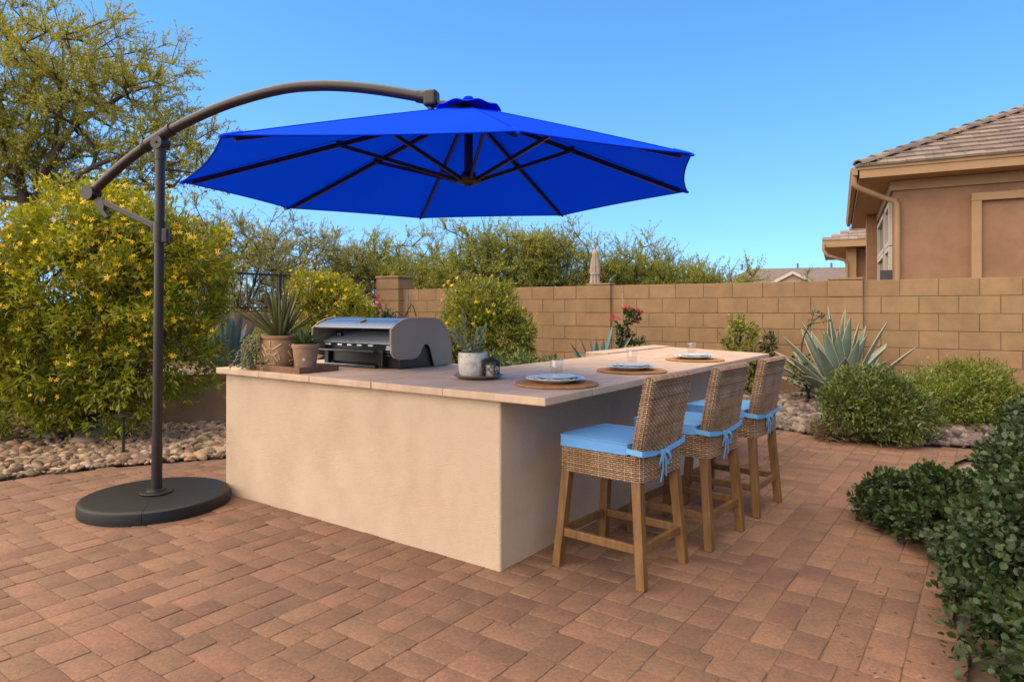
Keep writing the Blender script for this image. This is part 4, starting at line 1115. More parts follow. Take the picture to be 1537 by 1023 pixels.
MB().bar(fl(1.35, -1.22, 3.0), fl(-.2, -1.22, 3.83), .12, .18).build('barge_board', MATS['far_white'], fh)
m = MB()
for x in (-3, .9, 3.2): m.tube([fl(x, 3.6, 4.3), fl(x, 3.6, 4.75)], .08, 8)
m.build('vent_pipe', greyt, fh)
# folded patio umbrella beyond the wall
cb = P(893, 425, 13.6); cb.z = 0
cu_ = thing('closed_umbrella', 'folded beige patio umbrella standing behind the block wall', 'umbrella', cb)
MB().tube([(0, 0, 0), (0, 0, 2.62)], .022, 10).build('pole', mat('umbrella_pole', (.35, .25, .17), .5), cu_, smooth=True)
fab = mat('folded_canvas', (.50, .39, .32), .9, var=.12, vs=6, bump=.3, bs=20)
m = MB(); prof = [(.085, 1.55), (.095, 1.65), (.09, 1.9), (.075, 2.05), (.085, 2.12), (.07, 2.3), (.045, 2.45), (.06, 2.5), (.035, 2.56), (0, 2.6)]
m.lathe(prof, n=40, wob=lambda a, j: .28*math.cos(a*8+j*.3)*(j < 7)); m.build('folded_canopy', fab, cu_, smooth=True, sharp=1.5)
MB().lathe([(.10, 2.06), (.10, 2.09)], n=20).build('strap', fab, cu_)
MB().lathe([(0, 2.62), (.03, 2.63), (.03, 2.68), (0, 2.7)], n=12).build('finial', MATS['umbrella_pole'], cu_)
# path light in the river rocks
pl_p = G(185, 686)
pth = thing('path_light', 'thin dark path light standing in the river rocks beside the yellow bush', 'garden light', pl_p)
lb_ = mat('path_black', (.012, .011, .011), .45)
MB().tube([(0, 0, -.05), (0, 0, .36)], .013, 10).build('stake', lb_, pth, smooth=True)
MB().lathe([(.014, .34), (.02, .355), (.02, .375)], n=16).build('collar', lb_, pth, smooth=True)
MB().lathe([(.0, .388), (.03, .386), (.075, .374), (.078, .378), (.05, .395), (.012, .404), (0, .404)], n=24).build('shade', lb_, pth, smooth=True, sharp=.8)
# ------------------------------------------------------------------ plants
def skeleton(base, heads, tips, rg, step=.25, wob=.12, droop=0.):
    """grow branches: connect each tip (nearest first) to the closest node of the tree so far. returns segs and tip directions"""
    nodes = [np.array(base, float)]; par = [-1]
    for hpt in heads:          # trunk / main limbs given as polylines starting at node 0
        prev = 0; last = nodes[0]
        for q in hpt:
            q = np.array(q, float); L = np.linalg.norm(q-last); k = max(1, int(L/step)); off = np.zeros(3)
            for i in range(1, k+1):
                off = off*.7+rg.normal(0, wob*.25, 3); nodes.append(last+(q-last)*i/k+off*step*(0 if i == k else 1)); par.append(prev); prev = len(nodes)-1
            last = q
    b = nodes[0]
    order = np.argsort(np.linalg.norm(tips-b, axis=1))
    arr = np.zeros((len(nodes)+len(tips)*14, 3)); cnt = len(nodes); arr[:cnt] = nodes; depth = np.zeros(len(arr)); 
    par = par+[0]*(len(arr)-cnt)
    for i in range(1, cnt): depth[i] = depth[par[i]]+np.linalg.norm(arr[i]-arr[par[i]])
    tipnode = []; tdir = []
    for ti in order:
        t = tips[ti]; d = np.linalg.norm(arr[:cnt]-t, axis=1)
        cost = d+.12*depth[:cnt]+np.where(arr[:cnt, 2] > t[2]+.3, .4, 0)
        j = int(cost.argmin()); L = d[j]; k = int(min(13, max(1, round(L/step)))); prev = j; a = arr[j]
        bend = rg.normal(0, 1, 3)*wob*L; bend[2] += droop*L
        for i in range(1, k+1):
            s = i/k; p = a+(t-a)*s+bend*4*s*(1-s)*.5
            if cnt >= len(arr): break
            arr[cnt] = p; par[cnt] = prev; depth[cnt] = depth[prev]+np.linalg.norm(p-arr[prev]); prev = cnt; cnt += 1
        tipnode.append(prev); v = arr[prev]-arr[par[prev]]; tdir.append(v/max(1e-6, np.linalg.norm(v)))
    w = np.zeros(cnt)
    for t in tipnode: w[t] += 1
    for i in range(cnt-1, 0, -1): w[par[i]] += max(w[i], .3)
    return arr[:cnt], par[:cnt], w, order, np.array(tdir)
def skel_segs(arr, par, w, r_tip, power=.45, rmax=1e9):
    r = np.minimum(r_tip*np.maximum(w, 1)**power, rmax)
    return [(arr[par[i]], arr[i], r[par[i]] if par[i] else max(r[i], min(r[par[i]], r[i]*1.25)), r[i]) for i in range(1, len(arr))]
def lump(rg, amp):
    ks = rg.normal(0, 2.6, (5, 3)); ph = rg.uniform(0, 6, 5)
    return lambda d: 1+amp*np.sin(d @ ks.T+ph).sum(1)/2.2
def ell_points(rg, ells, n, rmin=.5, amp=.18, low=-2.):
    """points through the outer part of a union of lumpy ellipsoids"""
    out = []; outd = []
    vol = np.array([np.prod(r) for c, r in ells])**.67; vol = vol/vol.sum()
    for (c, r), f in zip(ells, vol):
        m = int(n*f)+1; d = norm(rg.normal(size=(m*3, 3))); d = d[d[:, 2] > low][:m]
        lf_ = lump(rg, amp); rad = (rmin+(1-rmin)*rg.random(len(d))**.6)*lf_(d)
        out.append(np.array(c)+d*rad[:, None]*np.array(r)); outd.append(norm(d/np.array(r)))
    return np.concatenate(out), np.concatenate(outd)
bark = mat('bark', (.105, .070, .045), .9, var=.3, vs=14, bump=.8, bs=30, dist=.01)
twig = mat('green_twig', (.10, .085, .035), .8, var=.2)
barkf = mat('dark_bark', (.055, .040, .026), .9, var=.3, vs=10)

def feather_tree(name, label, base, heads, ells, ntip, lm, seed, per=(5, 9), leaf=(.05, .014), spray=.42, group='trees behind the wall', r_tip=.006, bm_=None, rmin=.35, amp=.25, lpt=16, step=.3, rmax=.16, low=-.6):
    rg = np.random.default_rng(seed)
    t = thing(name, label, 'tree', base, 0, group) if group else thing(name, label, 'tree', base)
    b = np.array(base)
    tips, od = ell_points(rg, [(np.array(c)-b, r) for c, r in ells], ntip, rmin, amp, low)
    tips[:, 2] = np.maximum(tips[:, 2], .4)
    arr, par, w, order, td = skeleton((0, 0, 0), [[np.array(q)-b for q in h] for h in heads], tips, rg, step, .16)
    segs = skel_segs(arr, par, w, r_tip, .46, rmax)
    tips = tips[order]; od = od[order]
    # sprays: thin curved twiglets carrying narrow leaflets
    P_, D_, U_ = [], [], []; ts = []
    nt_ = len(tips)
    for i in range(nt_):
        for q in range(rg.integers(*per)):
            d = td[i]*.5+od[i]*.5+rg.normal(0, .55, 3)+np.array([0, 0, .12]); d /= np.linalg.norm(d)
            p = tips[i].copy(); L = spray*rg.uniform(.5, 1.15); k = 5; cv_ = rg.normal(0, .25, 3)+np.array([0, 0, -.08])
            start = p; m = lpt//k
            for s in range(k):
                n_ = p+d*L/k; ts.append((p, n_, r_tip*.45, r_tip*.35))
                f = rg.random(m)[:, None]; P_.append(p+(n_-p)*f); dd = np.repeat(d[None], m, 0)
                D_.append(dd*.6+rg.normal(0, .6, (m, 3))); U_.append(rg.normal(0, .5, (m, 3))+np.array([0, 0, 1]))
                p = n_; d = d+cv_*.5; d /= np.linalg.norm(d)
    P_ = np.concatenate(P_); D_ = np.concatenate(D_); U_ = np.concatenate(U_); n = len(P_)
    s = rg.uniform(.6, 1.3, n)[:, None]*np.array([[leaf[1], leaf[0], leaf[1]]])
    link('trunk', tubes_np('trunk', segs, 6), bm_ or bark, t, smooth=True, sharp=3)
    cr = link('crown', scatter_mesh('crown', [(0, 0, 0), (.5, .45, .1), (0, 1, 0), (-.5, .45, .1)], [(0, 1, 2), (0, 2, 3)], P_, D_, U_, s), lm, t)
    link('twigs', tubes_np('twigs', ts, 3), twig, cr)
    return t
lm1 = mat('mesquite_leaf', (.40, .39, .075), .6, var=.25, vs=1.1, island=.35, hue=.02, trans=.4)
lm2 = mat('desert_tree_leaf', (.36, .38, .07), .6, var=.3, vs=.8, island=.35, hue=.025, trans=.4)
lm3 = mat('grey_tree_leaf', (.38, .37, .11), .6, var=.3, vs=.8, island=.3, hue=.02, trans=.3)
# big mesquite at the left, beyond the planter
q = P(25, 400, 10.6); bb = Vector((q.x, q.y, .4))
lp_ = lambda u, v, Y: tuple(P(u, v, Y))
feather_tree('mesquite_tree', 'tall airy olive green mesquite tree towering behind the large yellow bush', bb,
    [[lp_(40, 330, 10.6), lp_(70, 250, 10.5), lp_(110, 190, 10.4), lp_(190, 140, 10.3), lp_(255, 125, 10.3)], [lp_(40, 330, 10.6), lp_(20, 220, 10.7), lp_(-20, 110, 10.6), lp_(-10, 30, 10.6)],
     [lp_(40, 330, 10.6), lp_(80, 240, 10.8), lp_(95, 120, 11), lp_(90, 40, 11)], [lp_(55, 300, 10.6), lp_(140, 250, 10), lp_(220, 220, 10), lp_(300, 215, 10)], [lp_(55, 300, 10.6), lp_(150, 290, 11), lp_(260, 280, 11)]],
    [(lp_(60, 110, 10.6), (1.75, 1.6, 1.25)), (lp_(-60, 170, 10.6), (1.9, 1.6, 1.9)), (lp_(190, 165, 10.3), (1.05, 1.1, .95)), (lp_(255, 235, 10.2), (.85, 1.0, .75)), (lp_(110, 260, 10.8), (1.5, 1.2, .7)), (lp_(15, 270, 11.2), (1.4, 1.0, .9))],
    620, lm1, 21, per=(6, 10), leaf=(.050, .016), spray=.46, group=None, r_tip=.006, lpt=35, rmax=.15)
# trees and tall shrubs beyond the wall
def bg(name, label, u, Y, top, wpx, seed, lm, n=150, sparse=1., group='trees behind the wall', bm_=barkf, low=-.5, trunk=True):
    c = P(u, 464, Y); b = Vector((c.x, c.y, 0)); zt = H+(VH-top)/F*Y; hw = wpx/2/F*Y
    rg = random.Random(seed)
    heads = []
    for q in range(5):
        a = rg.uniform(0, 6.28); e = Vector((math.cos(a)*hw*.55, math.sin(a)*hw*.4, zt*rg.uniform(.55, .85)))
        heads.append([b+Vector((e.x*.3, e.y*.3, zt*.25)), b+Vector((e.x*.7, e.y*.7, zt*.5)), b+e])
    ells = [((b.x, b.y, zt*.60), (hw*.85, hw*.7, zt*.36)), ((b.x, b.y, zt*.34), (hw*1.0, hw*.7, zt*.24))]
    for q in range(3):
        ells.append(((b.x+rg.uniform(-.6, .6)*hw, b.y+rg.uniform(-.4, .4)*hw, zt*rg.uniform(.45, .72)), (hw*.5, hw*.5, zt*.26)))
    return feather_tree(name, label, b, heads, ells, int(n*1.35*sparse), lm, seed, per=(6, 9), leaf=(.068, .020), spray=.55, group=group, r_tip=.008, bm_=bm_, rmin=.4, amp=.3, lpt=28, step=.35, rmax=.12, low=low)
bg('desert_tree', 'bare branched sparse mesquite beside the umbrella pole, with sky showing through', 345, 16, 300, 230, 31, lm3, 90, group=None)
bg('desert_tree', 'olive green desert tree behind the metal fence and spiky potted plant', 455, 18, 322, 200, 32, lm3, 210)
bg('desert_tree', 'olive desert tree directly behind the tall block pillar', 560, 19, 335, 190, 33, lm2, 200)
bg('desert_tree', 'lower dark gap tree between the pillar and the yellow shrub behind the grill', 640, 18.5, 362, 150, 34, lm2, 170)
bg('palo_verde_tree', 'broad yellow green palo verde behind the yellow shrub near the grill', 735, 17, 328, 210, 35, lm2, 260)
bg('palo_verde_tree', 'green palo verde just left of the folded beige umbrella', 838, 16.5, 348, 170, 36, lm2, 230)
bg('desert_tree', 'olive tree just right of the folded beige umbrella', 930, 17, 360, 150, 37, lm2, 200)
bg('desert_tree', 'small grey green tree near the end of the tree row', 1005, 18, 374, 150, 38, lm2, 220)
bg('desert_shrub', 'low olive shrub peeking over the wall left of the distant house', 1080, 17, 398, 150, 39, lm2, 200)
bg('desert_shrub', 'small bright green shrub in front of the distant house roof', 1205, 30, 408, 46, 40, mat('bright_leaf', (.20, .25, .05), .6, var=.2, island=.3, trans=.3), 60, group=None)
bg('desert_tree', 'dark olive tree behind the left metal fence', 250, 15.5, 345, 200, 41, lm3, 200)

def shrub(name, label, cat, base, ells, ntip, per, lsz, lm, seed, tpl=LANCE, clump=.09, out_w=.7, up_w=.35, rnd_w=.6, rmin=.45, amp=.16, low=-.75, stem=barkf, r_tip=.004, flowers=None, group=None, stepj=.12, droop=0, flat=0., zmin=.03, inner=0):
    rg = np.random.default_rng(seed)
    t = thing(name, label, cat, base, 0, group)
    b = np.array(base)
    tips, od = ell_points(rg, [(np.array(c)-b, r) for c, r in ells], ntip, rmin, amp, low)
    ok = tips[:, 2] > zmin; tips = tips[ok]; od = od[ok]
    heads = []
    sub = np.arange(len(tips)); rg.shuffle(sub); sub = sub[:min(len(tips), 260)]
    arr, par, w, order, td = skeleton((0, 0, -.02), heads, tips[sub], rg, stepj, .1)
    link('stems', tubes_np('stems', skel_segs(arr, par, w, r_tip, .42), 5), stem, t, smooth=True, sharp=3)
    m = per; n = len(tips)*m
    jit_ = rg.normal(size=(n, 3)); jit_ = norm(jit_)*(rg.random(n)**.5)[:, None]*clump
    P_ = np.repeat(tips, m, 0)+jit_; O_ = np.repeat(od, m, 0)
    D_ = O_*out_w+rg.normal(0, rnd_w, (n, 3))+np.array([0, 0, up_w])+norm(jit_)*.35
    U_ = O_*.5+np.array([0, 0, .8])+rg.normal(0, .45, (n, 3))
    keep = P_[:, 2] > zmin*.6; P_, D_, U_ = P_[keep], D_[keep], U_[keep]; n = len(P_)
    s = rg.uniform(.65, 1.25, n)[:, None]*np.array([[lsz[1], lsz[0], (lsz[1]+lsz[0])/2]])
    fo = link('foliage', scatter_mesh('foliage', *tpl, P_, D_, U_, s), lm, t)
    if flowers:
        fn, fs, fm, ftpl, bias = flowers
        pr = np.clip((tips[:, 2]-tips[:, 2].min())/max(1e-3, np.ptp(tips[:, 2])), 0, 1)**bias*np.clip(np.linalg.norm(od, axis=1), 0, 1)
        rad_ok = pr/pr.sum(); idx = rg.choice(len(tips), fn, p=rad_ok)
        fp = tips[idx]+od[idx]*clump*rg.uniform(.3, 1.5, (fn, 1))+rg.normal(0, clump*.5, (fn, 3))
        fd = rg.normal(size=(fn, 3)); fu = od[idx]+rg.normal(0, .5, (fn, 3))+np.array([0, -.25, .2])
        # template lies in its x-y plane; normal follows fu
        fd = fd-norm(fu)*(fd*norm(fu)).sum(1, keepdims=True)
        ss = rg.uniform(.6, 1.2, fn)*fs
        link('blossoms', scatter_mesh('blossoms', *ftpl, fp, fd, fu, ss), fm, t)
    return t
yel = mat('yellow_petal', (1.1, .68, .01), .6, var=.1, island=.2, hue=.012, trans=.3)
yl = mat('yellowbell_leaf', (.31, .33, .022), .5, var=.3, vs=2.2, island=.4, hue=.02, trans=.4)
sb_ = G(118, 662)
def EP(u, v, Y, rx, rz, ry=None): c = P(u, v, Y); return ((c.x, c.y, c.z), (rx, ry or rx, rz))
shrub('yellow_flower_bush', 'huge rounded bush covered in yellow star flowers at the left edge', 'bush', sb_,
      [EP(150, 425, 6.85, 1.0, .85, .8), EP(40, 450, 6.85, 1.0, .92, .8), EP(245, 425, 6.8, .60, .66, .62), EP(90, 430, 6.9, 1.0, .8, .7), EP(215, 530, 6.75, .72, .55, .55), EP(90, 545, 6.75, .95, .55, .6), EP(140, 600, 6.75, .75, .34, .5), EP(40, 600, 6.8, .7, .34, .5), EP(235, 470, 6.7, .6, .5, .5), EP(140, 345, 6.9, .85, .40, .6), EP(215, 345, 6.85, .55, .34, .5), EP(305, 385, 6.8, .34, .30, .4), EP(-60, 480, 6.9, .8, .8, .7)],
      3300, 25, (.074, .021), yl, 51, clump=.09, rmin=.6, amp=.16, low=-.95, r_tip=.0042, flowers=(3600, .030, yel, STAR, 1.0))
fb = P(478, 464, 11.4); fb.z = .45
shrub('yellow_flower_bush', 'bushy yellow flowering shrub in front of the metal fence, behind the spiky potted plant', 'bush', fb,
      [EP(505, 470, 11.4, .62, .55), EP(455, 475, 11.2, .5, .45), EP(475, 440, 11.4, .55, .42), EP(410, 520, 11, .4, .3), EP(535, 490, 11.6, .4, .5)], 620, 20, (.078, .024), yl, 52, clump=.10, flowers=(560, .036, yel, STAR, .6), r_tip=.006)
fb = P(730, 464, 10.0); fb.z = 0
shrub('yellow_flower_bush', 'round yellow flowering shrub against the block wall just right of the grill', 'bush', fb,
      [EP(730, 500, 10, .72, .68), EP(725, 455, 10, .58, .38), EP(760, 510, 9.9, .50, .5), EP(690, 520, 9.9, .5, .5), EP(735, 560, 10, .6, .4)], 1000, 20, (.078, .023), mat('bush_leaf', (.24, .27, .028), .5, var=.3, vs=2.2, island=.4, hue=.02, trans=.3), 53, clump=.09, flowers=(420, .034, yel, STAR, .7), r_tip=.006)
# --- right side
gl_ = mat('dark_shrub_leaf', (.13, .17, .03), .45, var=.3, vs=4, island=.35, hue=.02, trans=.2)
gb_ = G(1312, 655)
shrub('round_shrub', 'dense rounded dark green shrub at the patio edge in front of the big agave', 'shrub', gb_,
      [EP(1312, 612, 6.95, .56, .36, .5), EP(1300, 590, 6.95, .42, .30, .4), EP(1350, 620, 6.9, .40, .30), EP(1270, 625, 6.9, .32, .28), EP(1330, 655, 6.85, .5, .18)], 900, 15, (.052, .020), gl_, 61, clump=.065, r_tip=.003, rmin=.5)
gb_ = G(1440, 640)
shrub('round_shrub', 'loose yellow green shrub behind the dark hedge, near the block wall', 'shrub', gb_,
      [EP(1430, 595, 7.9, .54, .40), EP(1465, 582, 7.9, .44, .34), EP(1400, 610, 7.8, .46, .36), EP(1490, 610, 7.8, .40, .36)], 950, 20, (.05, .016), mat('lime_leaf', (.21, .25, .035), .5, var=.25, vs=4, island=.35, hue=.02, trans=.3), 62, clump=.07, r_tip=.003)
hl_ = mat('hedge_leaf', (.042, .075, .016), .48, var=.3, vs=5, island=.4, hue=.02, trans=.12, spec=.4)
def ke(u, w, z, a, b_, c): p = K(u, w, z); return ((p.x, p.y, p.z), (a, b_, c))
shrub('hedge', 'thick dark hedge of small round glossy leaves filling the right foreground', 'hedge', K(1.3, -2.55),
      [ke(2.95, -2.72, .46, .62, .60, .48), ke(3.4, -3.05, .50, .62, .62, .50), ke(2.2, -2.64, .43, .60, .60, .46), ke(1.55, -2.44, .36, .58, .55, .46), ke(1.0, -2.36, .32, .50, .52, .42), ke(.5, -2.40, .28, .48, .50, .40), ke(0.05, -2.45, .26, .42, .46, .36), ke(1.3, -2.18, .12, .40, .38, .24), ke(.75, -2.22, .10, .36, .36, .22), ke(.25, -2.28, .10, .36, .36, .22), ke(-.3, -2.5, .25, .4, .42, .35), ke(1.6, -3.1, .45, .8, .7, .45), ke(2.6, -3.1, .5, .8, .8, .46)],
      3300, 23, (.031, .025), hl_, 63, tpl=ROUND, clump=.06, out_w=.6, up_w=.25, rnd_w=.65, rmin=.72, amp=.11, low=-.85, r_tip=.003)
shrub('spreading_shrub', 'low dark round leaved shrub spilling onto the pavers in front of the hedge', 'shrub', K(2.05, -1.80),
      [ke(2.02, -1.78, .13, .40, .34, .22), ke(2.30, -1.70, .12, .36, .30, .19), ke(2.10, -1.52, .08, .22, .22, .13), ke(1.72, -1.92, .12, .30, .28, .20)], 420, 19, (.034, .027), hl_, 64, tpl=ROUND, clump=.05, rmin=.6, amp=.12, low=-.4, r_tip=.003)

# --- agaves
def agave(name, label, base, n, L, Wd, seed, mleaf, mmar, el=(.5, 1.45), curl=(0., .5), group=None, margin=True):
    t = thing(name, label, 'agave', base, 0, group); rg = random.Random(seed); m = MB(); mg_ = MB()
    for i in range(n):
        a = i*2.39996+rg.uniform(-.2, .2); f = (i+.5)/n; e = el[1]+(el[0]-el[1])*f+rg.uniform(-.08, .08)
        d = Vector((math.cos(a)*math.cos(e), math.sin(a)*math.cos(e), math.sin(e))).normalized(); ln = L*rg.uniform(.8, 1.05)*(1-.15*f); wd = Wd*rg.uniform(.8, 1.1)
        b = Vector((math.cos(a), math.sin(a), 0))*.10*L*f+Vector((0, 0, .03))
        x = d.cross(Vector((0, 0, 1))).normalized(); p = b; k = 12; c = rg.uniform(*curl); sections = []; tw = rg.uniform(-.25, .25)
        for s in range(k+1):
            q = s/k; wv = wd*np.interp(q, [0, .12, .35, .6, .85, 1], [.62, .66, .95, .92, .48, .02]); nn = x.cross(d).normalized()
            xx = x*math.cos(tw*q)+nn*math.sin(tw*q); n2 = xx.cross(d).normalized()
            th = wd*.16*(1-q*.75); dep = wv*.16
            sections.append((p-xx*wv/2+n2*dep, p-xx*wv*.25+n2*dep*.25, p, p+xx*wv*.25+n2*dep*.25, p+xx*wv/2+n2*dep, p+xx*wv*.25-n2*th*.55, p-n2*th, p-xx*wv*.25-n2*th*.55))
            d = (d+Vector((0, 0, -c/k))).normalized() if s > 2 else d
            p = p+d*ln/k
        vs = [v for s_ in sections for v in s_]; fs = []
        for s in range(k):
            for q in range(8): fs.append((8*s+q, 8*s+(q+1) % 8, 8*s+8+(q+1) % 8, 8*s+8+q))
        fs += [tuple(range(8)), tuple(8*k+q for q in range(8))]
        m.add(vs, fs)
        if margin:
            mg_.tube([s_[0] for s_ in sections], [wd*.03]*k+[wd*.012], 5); mg_.tube([s_[4] for s_ in sections], [wd*.03]*k+[wd*.012], 5)
    lo = m.build('leaves', mleaf, t, smooth=True, sharp=1.2)
    if margin: mg_.build('leaf_margins', mmar, lo, smooth=True)
    return t
agm = mat('agave_leaf', (.17, .225, .16), .5, var=.16, vs=3, island=.25, hue=.02, col2=(.20, .26, .20), c2s=5)
agw = mat('agave_margin', (.50, .48, .30), .6, var=.1)
ab = G(1262, 608)
agave('large_agave', 'large blue green agave with pale leaf margins in front of the block wall', (ab.x, ab.y, .02), 36, 1.32, .20, 5, agm, agw, el=(.42, 1.5), curl=(.0, .35))
agb = mat('blue_agave_leaf', (.12, .21, .20), .55, var=.15, vs=3, island=.2, hue=.015)
ab = P(345, 545, 8.7)
agave('blue_agave', 'blue grey agave in the raised planter left of the potted plants', (ab.x, ab.y, .47), 26, .88, .13, 6, agb, agw, el=(.75, 1.5), curl=(0, .2), margin=False)
ab = P(903, 560, 10.6)
agave('blue_agave', 'small blue agave at the foot of the block wall beside the pink bougainvillea', (ab.x, ab.y, .0), 18, 1.1, .13, 7, agb, agw, el=(.7, 1.5), curl=(0, .9), margin=False)

# --- bougainvilleas and small wall plants
pink = mat('pink_bract', (.62, .025, .10), .6, var=.1, island=.25, hue=.015, trans=.3)
dgl = mat('vine_leaf', (.040, .085, .020), .5, var=.25, island=.35, hue=.02, trans=.2)
stake_m = mat('bamboo', (.50, .33, .16), .7, var=.2)
b_ = P(937, 464, 11.2); b_.z = 0
bo = shrub('bougainvillea', 'young bougainvillea with hot pink blooms tied to a wooden stake by the wall', 'flowering plant', b_,
      [EP(937, 505, 11.2, .12, .26), EP(948, 475, 11.2, .16, .10), EP(937, 545, 11.2, .16, .3), EP(955, 512, 11.2, .12, .06)], 80, 8, (.075, .045), dgl, 71, tpl=ROUND, clump=.07, r_tip=.005)
rg = np.random.default_rng(3); fp = []
for u, v, r, n in ((921, 477, .05, 11), (938, 463, .05, 8), (946, 462, .04, 5), (958, 470, .06, 13), (950, 479, .04, 4)):
    c = np.array(P(u, v, 11.15))-np.array(b_); fp.append(c+rg.normal(0, r*.55, (n, 3)))
fp = np.concatenate(fp)
link('blossoms', scatter_mesh('blossoms', *STAR, fp, rand_dirs(len(fp)), rand_dirs(len(fp)), rg.uniform(.04, .06, len(fp))), pink, bo)
MB().bar((-.03, .06, 0), (-.02, .06, 1.62), .03, .02).build('stake', stake_m, bo)
b_ = P(570, 464, 13.6); b_.z = .0
bo = shrub('bougainvillea', 'small pink bougainvillea at the foot of the tall block pillar', 'flowering plant', b_, [EP(570, 478, 13.6, .22, .25), EP(585, 490, 13.6, .25, .3), EP(572, 520, 13.6, .3, .4)], 80, 9, (.08, .04), dgl, 72, clump=.09, r_tip=.006)
fp = []
for u, v, r, n in ((558, 450, .08, 10), (566, 446, .08, 12), (572, 458, .08, 12), (563, 462, .08, 8)):
    c = np.array(P(u, v, 13.5))-np.array(b_); fp.append(c+rg.normal(0, r*.6, (n, 3)))
fp = np.concatenate(fp)
link('blossoms', scatter_mesh('blossoms', *STAR, fp, rand_dirs(len(fp)), rand_dirs(len(fp)), rg.uniform(.04, .06, len(fp))), mat('magenta_bract', (.40, .03, .10), .6, island=.25, trans=.3), bo)
sp_ = P(611, 464, 13.9); sp_.z = 0
sk_ = thing('garden_stake', 'grey wooden garden stake with a curling bare vine beside the block pillar', 'stake', sp_)
MB().bar((0, 0, 0), (0, 0, 1.75), .06, .05).build('stake_post', mat('grey_wood', (.30, .22, .16), .9), sk_)
MB().tube(catm([Vector(p) for p in ((-.5, -.1, .6), (-.42, -.1, 1.0), (-.3, -.1, .9), (-.34, -.1, 1.15), (-.2, -.1, 1.3), (-.05, -.05, 1.2), (.1, -.05, 1.45), (.2, -.05, 1.2))]), .012, 6).build('vine', barkf, sk_, smooth=True)
b_ = P(1112, 464, 10.5); b_.z = 0
shrub('lantana_shrub', 'small upright shrub with yellow buds by the wall behind the far bar stools', 'shrub', b_, [EP(1112, 512, 10.5, .26, .24), EP(1112, 550, 10.5, .34, .32), EP(1112, 492, 10.5, .22, .16), EP(1112, 580, 10.4, .3, .2)], 210, 10, (.075, .028), mat('lantana_leaf', (.21, .25, .03), .5, var=.25, island=.35, hue=.02, trans=.25), 73, clump=.08, r_tip=.005, flowers=(130, .03, mat('bud_yellow', (.50, .40, .03), .6, island=.2, trans=.3), PETAL4, 1.5))
b_ = P(1153, 464, 10.5); b_.z = 0
shrub('seedling_shrub', 'slim leafy seedling standing by the wall between two taller plants', 'shrub', b_, [EP(1153, 515, 10.5, .09, .18), EP(1153, 550, 10.5, .12, .3)], 60, 8, (.08, .03), dgl, 74, clump=.06, r_tip=.005)
b_ = G(1216, 603)
shrub('sapling', 'thin sapling with few leaves in the rocks left of the large agave', 'sapling', b_, [EP(1206, 555, 9.5, .22, .2), EP(1214, 580, 9.5, .16, .14), EP(1222, 480, 9.6, .16, .12), EP(1196, 570, 9.5, .1, .12)], 34, 4, (.08, .045), mat('sapling_leaf', (.07, .11, .025), .5, var=.25, island=.35, trans=.2), 75, clump=.06, r_tip=.005)
b_ = P(775, 464, 7.6); b_.z = 0
shrub('succulent_clump', 'low bright green leafy clump just behind the bar counter', 'plant', b_, [EP(735, 560, 7.7, .3, .22), EP(790, 562, 7.6, .3, .2), EP(830, 566, 7.6, .22, .18)], 170, 10, (.09, .032), mat('clump_leaf', (.12, .17, .04), .5, var=.25, island=.35, hue=.02, trans=.25), 76, clump=.09)
b_ = G(1385, 690)
shrub('dry_grass_tuft', 'thin dry grass tuft at the foot of the round dark shrub', 'grass tuft', G(1262, 662), [EP(1262, 655, 6.82, .16, .06), EP(1250, 652, 6.85, .14, .05)], 40, 8, (.16, .007), mat('dry_grass', (.36, .28, .16), .8, island=.3, trans=.2), 77, clump=.04, up_w=.3, r_tip=.0015, zmin=.005)

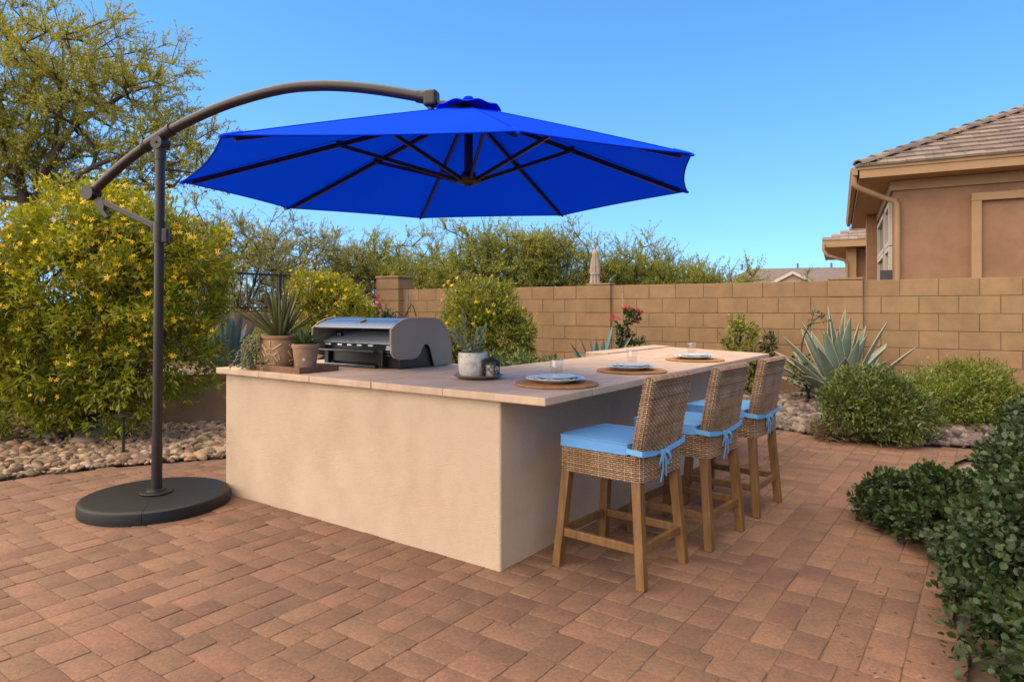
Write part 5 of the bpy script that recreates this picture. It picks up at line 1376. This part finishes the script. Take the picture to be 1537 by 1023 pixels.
# --- a few boulders at the foot of the yellow bush
def boulder(label, u, v, r, seed, col):
    b = bmesh.new(); bmesh.ops.create_icosphere(b, subdivisions=3, radius=1); rg = np.random.default_rng(seed); V = np.array([x.co[:] for x in b.verts])
    for q in range(7):
        d = norm(rg.normal(size=(1, 3)))[0]; h = rg.uniform(.62, .85); s = V @ d; V = V-np.outer(np.maximum(s-h, 0), d)*.85
    V *= np.array([r*1.25, r*.9, r*.62])
    for x, c in zip(b.verts, V): x.co = c
    me = bpy.data.meshes.new('boulder'); b.to_mesh(me); b.free(); p = G(u, v)
    o = link('boulder', me, col, None, smooth=True, sharp=.5); o.location = (p.x, p.y, r*.42); o.rotation_euler = (0, 0, rg.uniform(0, 6)); tag(o, label, 'boulder', 'boulders under the yellow bush')
bc = mat('boulder_rock', (.33, .225, .14), .85, var=.25, vs=9, bump=.7, bs=30, dist=.008, col2=(.42, .32, .22), c2s=5)
boulder('pointed tan boulder under the yellow bush, largest of the cluster', 142, 660, .145, 2, bc)
boulder('smooth oval tan stone lying in front of the pointed boulder', 124, 668, .10, 3, bc)
boulder('blocky tan stone to the left of the pointed boulder', 84, 660, .13, 4, bc)
boulder('dark brown stone behind the path light', 180, 656, .115, 5, mat('boulder_dark', (.17, .115, .08), .85, var=.25, bump=.6, bs=30))

# ------------------------------------------------------------------ a little dry leaf litter along the planting edges
rg = np.random.default_rng(12); lp = []
for q in range(90):
    u_ = rg.uniform(-.2, 3.2); lp.append(tuple(K(u_, -1.62-abs(rg.normal(0, .18))+.12*math.sin(u_*3), .004)))
for q in range(60):
    t_ = rg.random(); lp.append((-4.0+1.6*t_+rg.normal(0, .1), 5.0+.9*t_-abs(rg.normal(0, .15)), .004))
for q in range(40):
    lp.append((rg.uniform(2.6, 4.2), rg.uniform(6.2, 6.9)-.25, .004))
lp = np.array(lp); n = len(lp)
sz = np.stack([rg.uniform(.006, .014, n), rg.uniform(.012, .034, n), rg.uniform(.01, .03, n)], 1)
fd = rg.normal(size=(n, 3)); fd[:, 2] *= .12
o = link('fallen_leaves', scatter_mesh('fallen_leaves', *LANCE, lp, fd, np.array([[0, 0, 1.]])+rg.normal(0, .2, (n, 3)), sz), mat('dead_leaf', (.24, .145, .06), .8, island=.45, hue=.02)); setting(o, 'stuff'); o['label'] = 'a few dry leaves scattered on the pavers beside the planting'
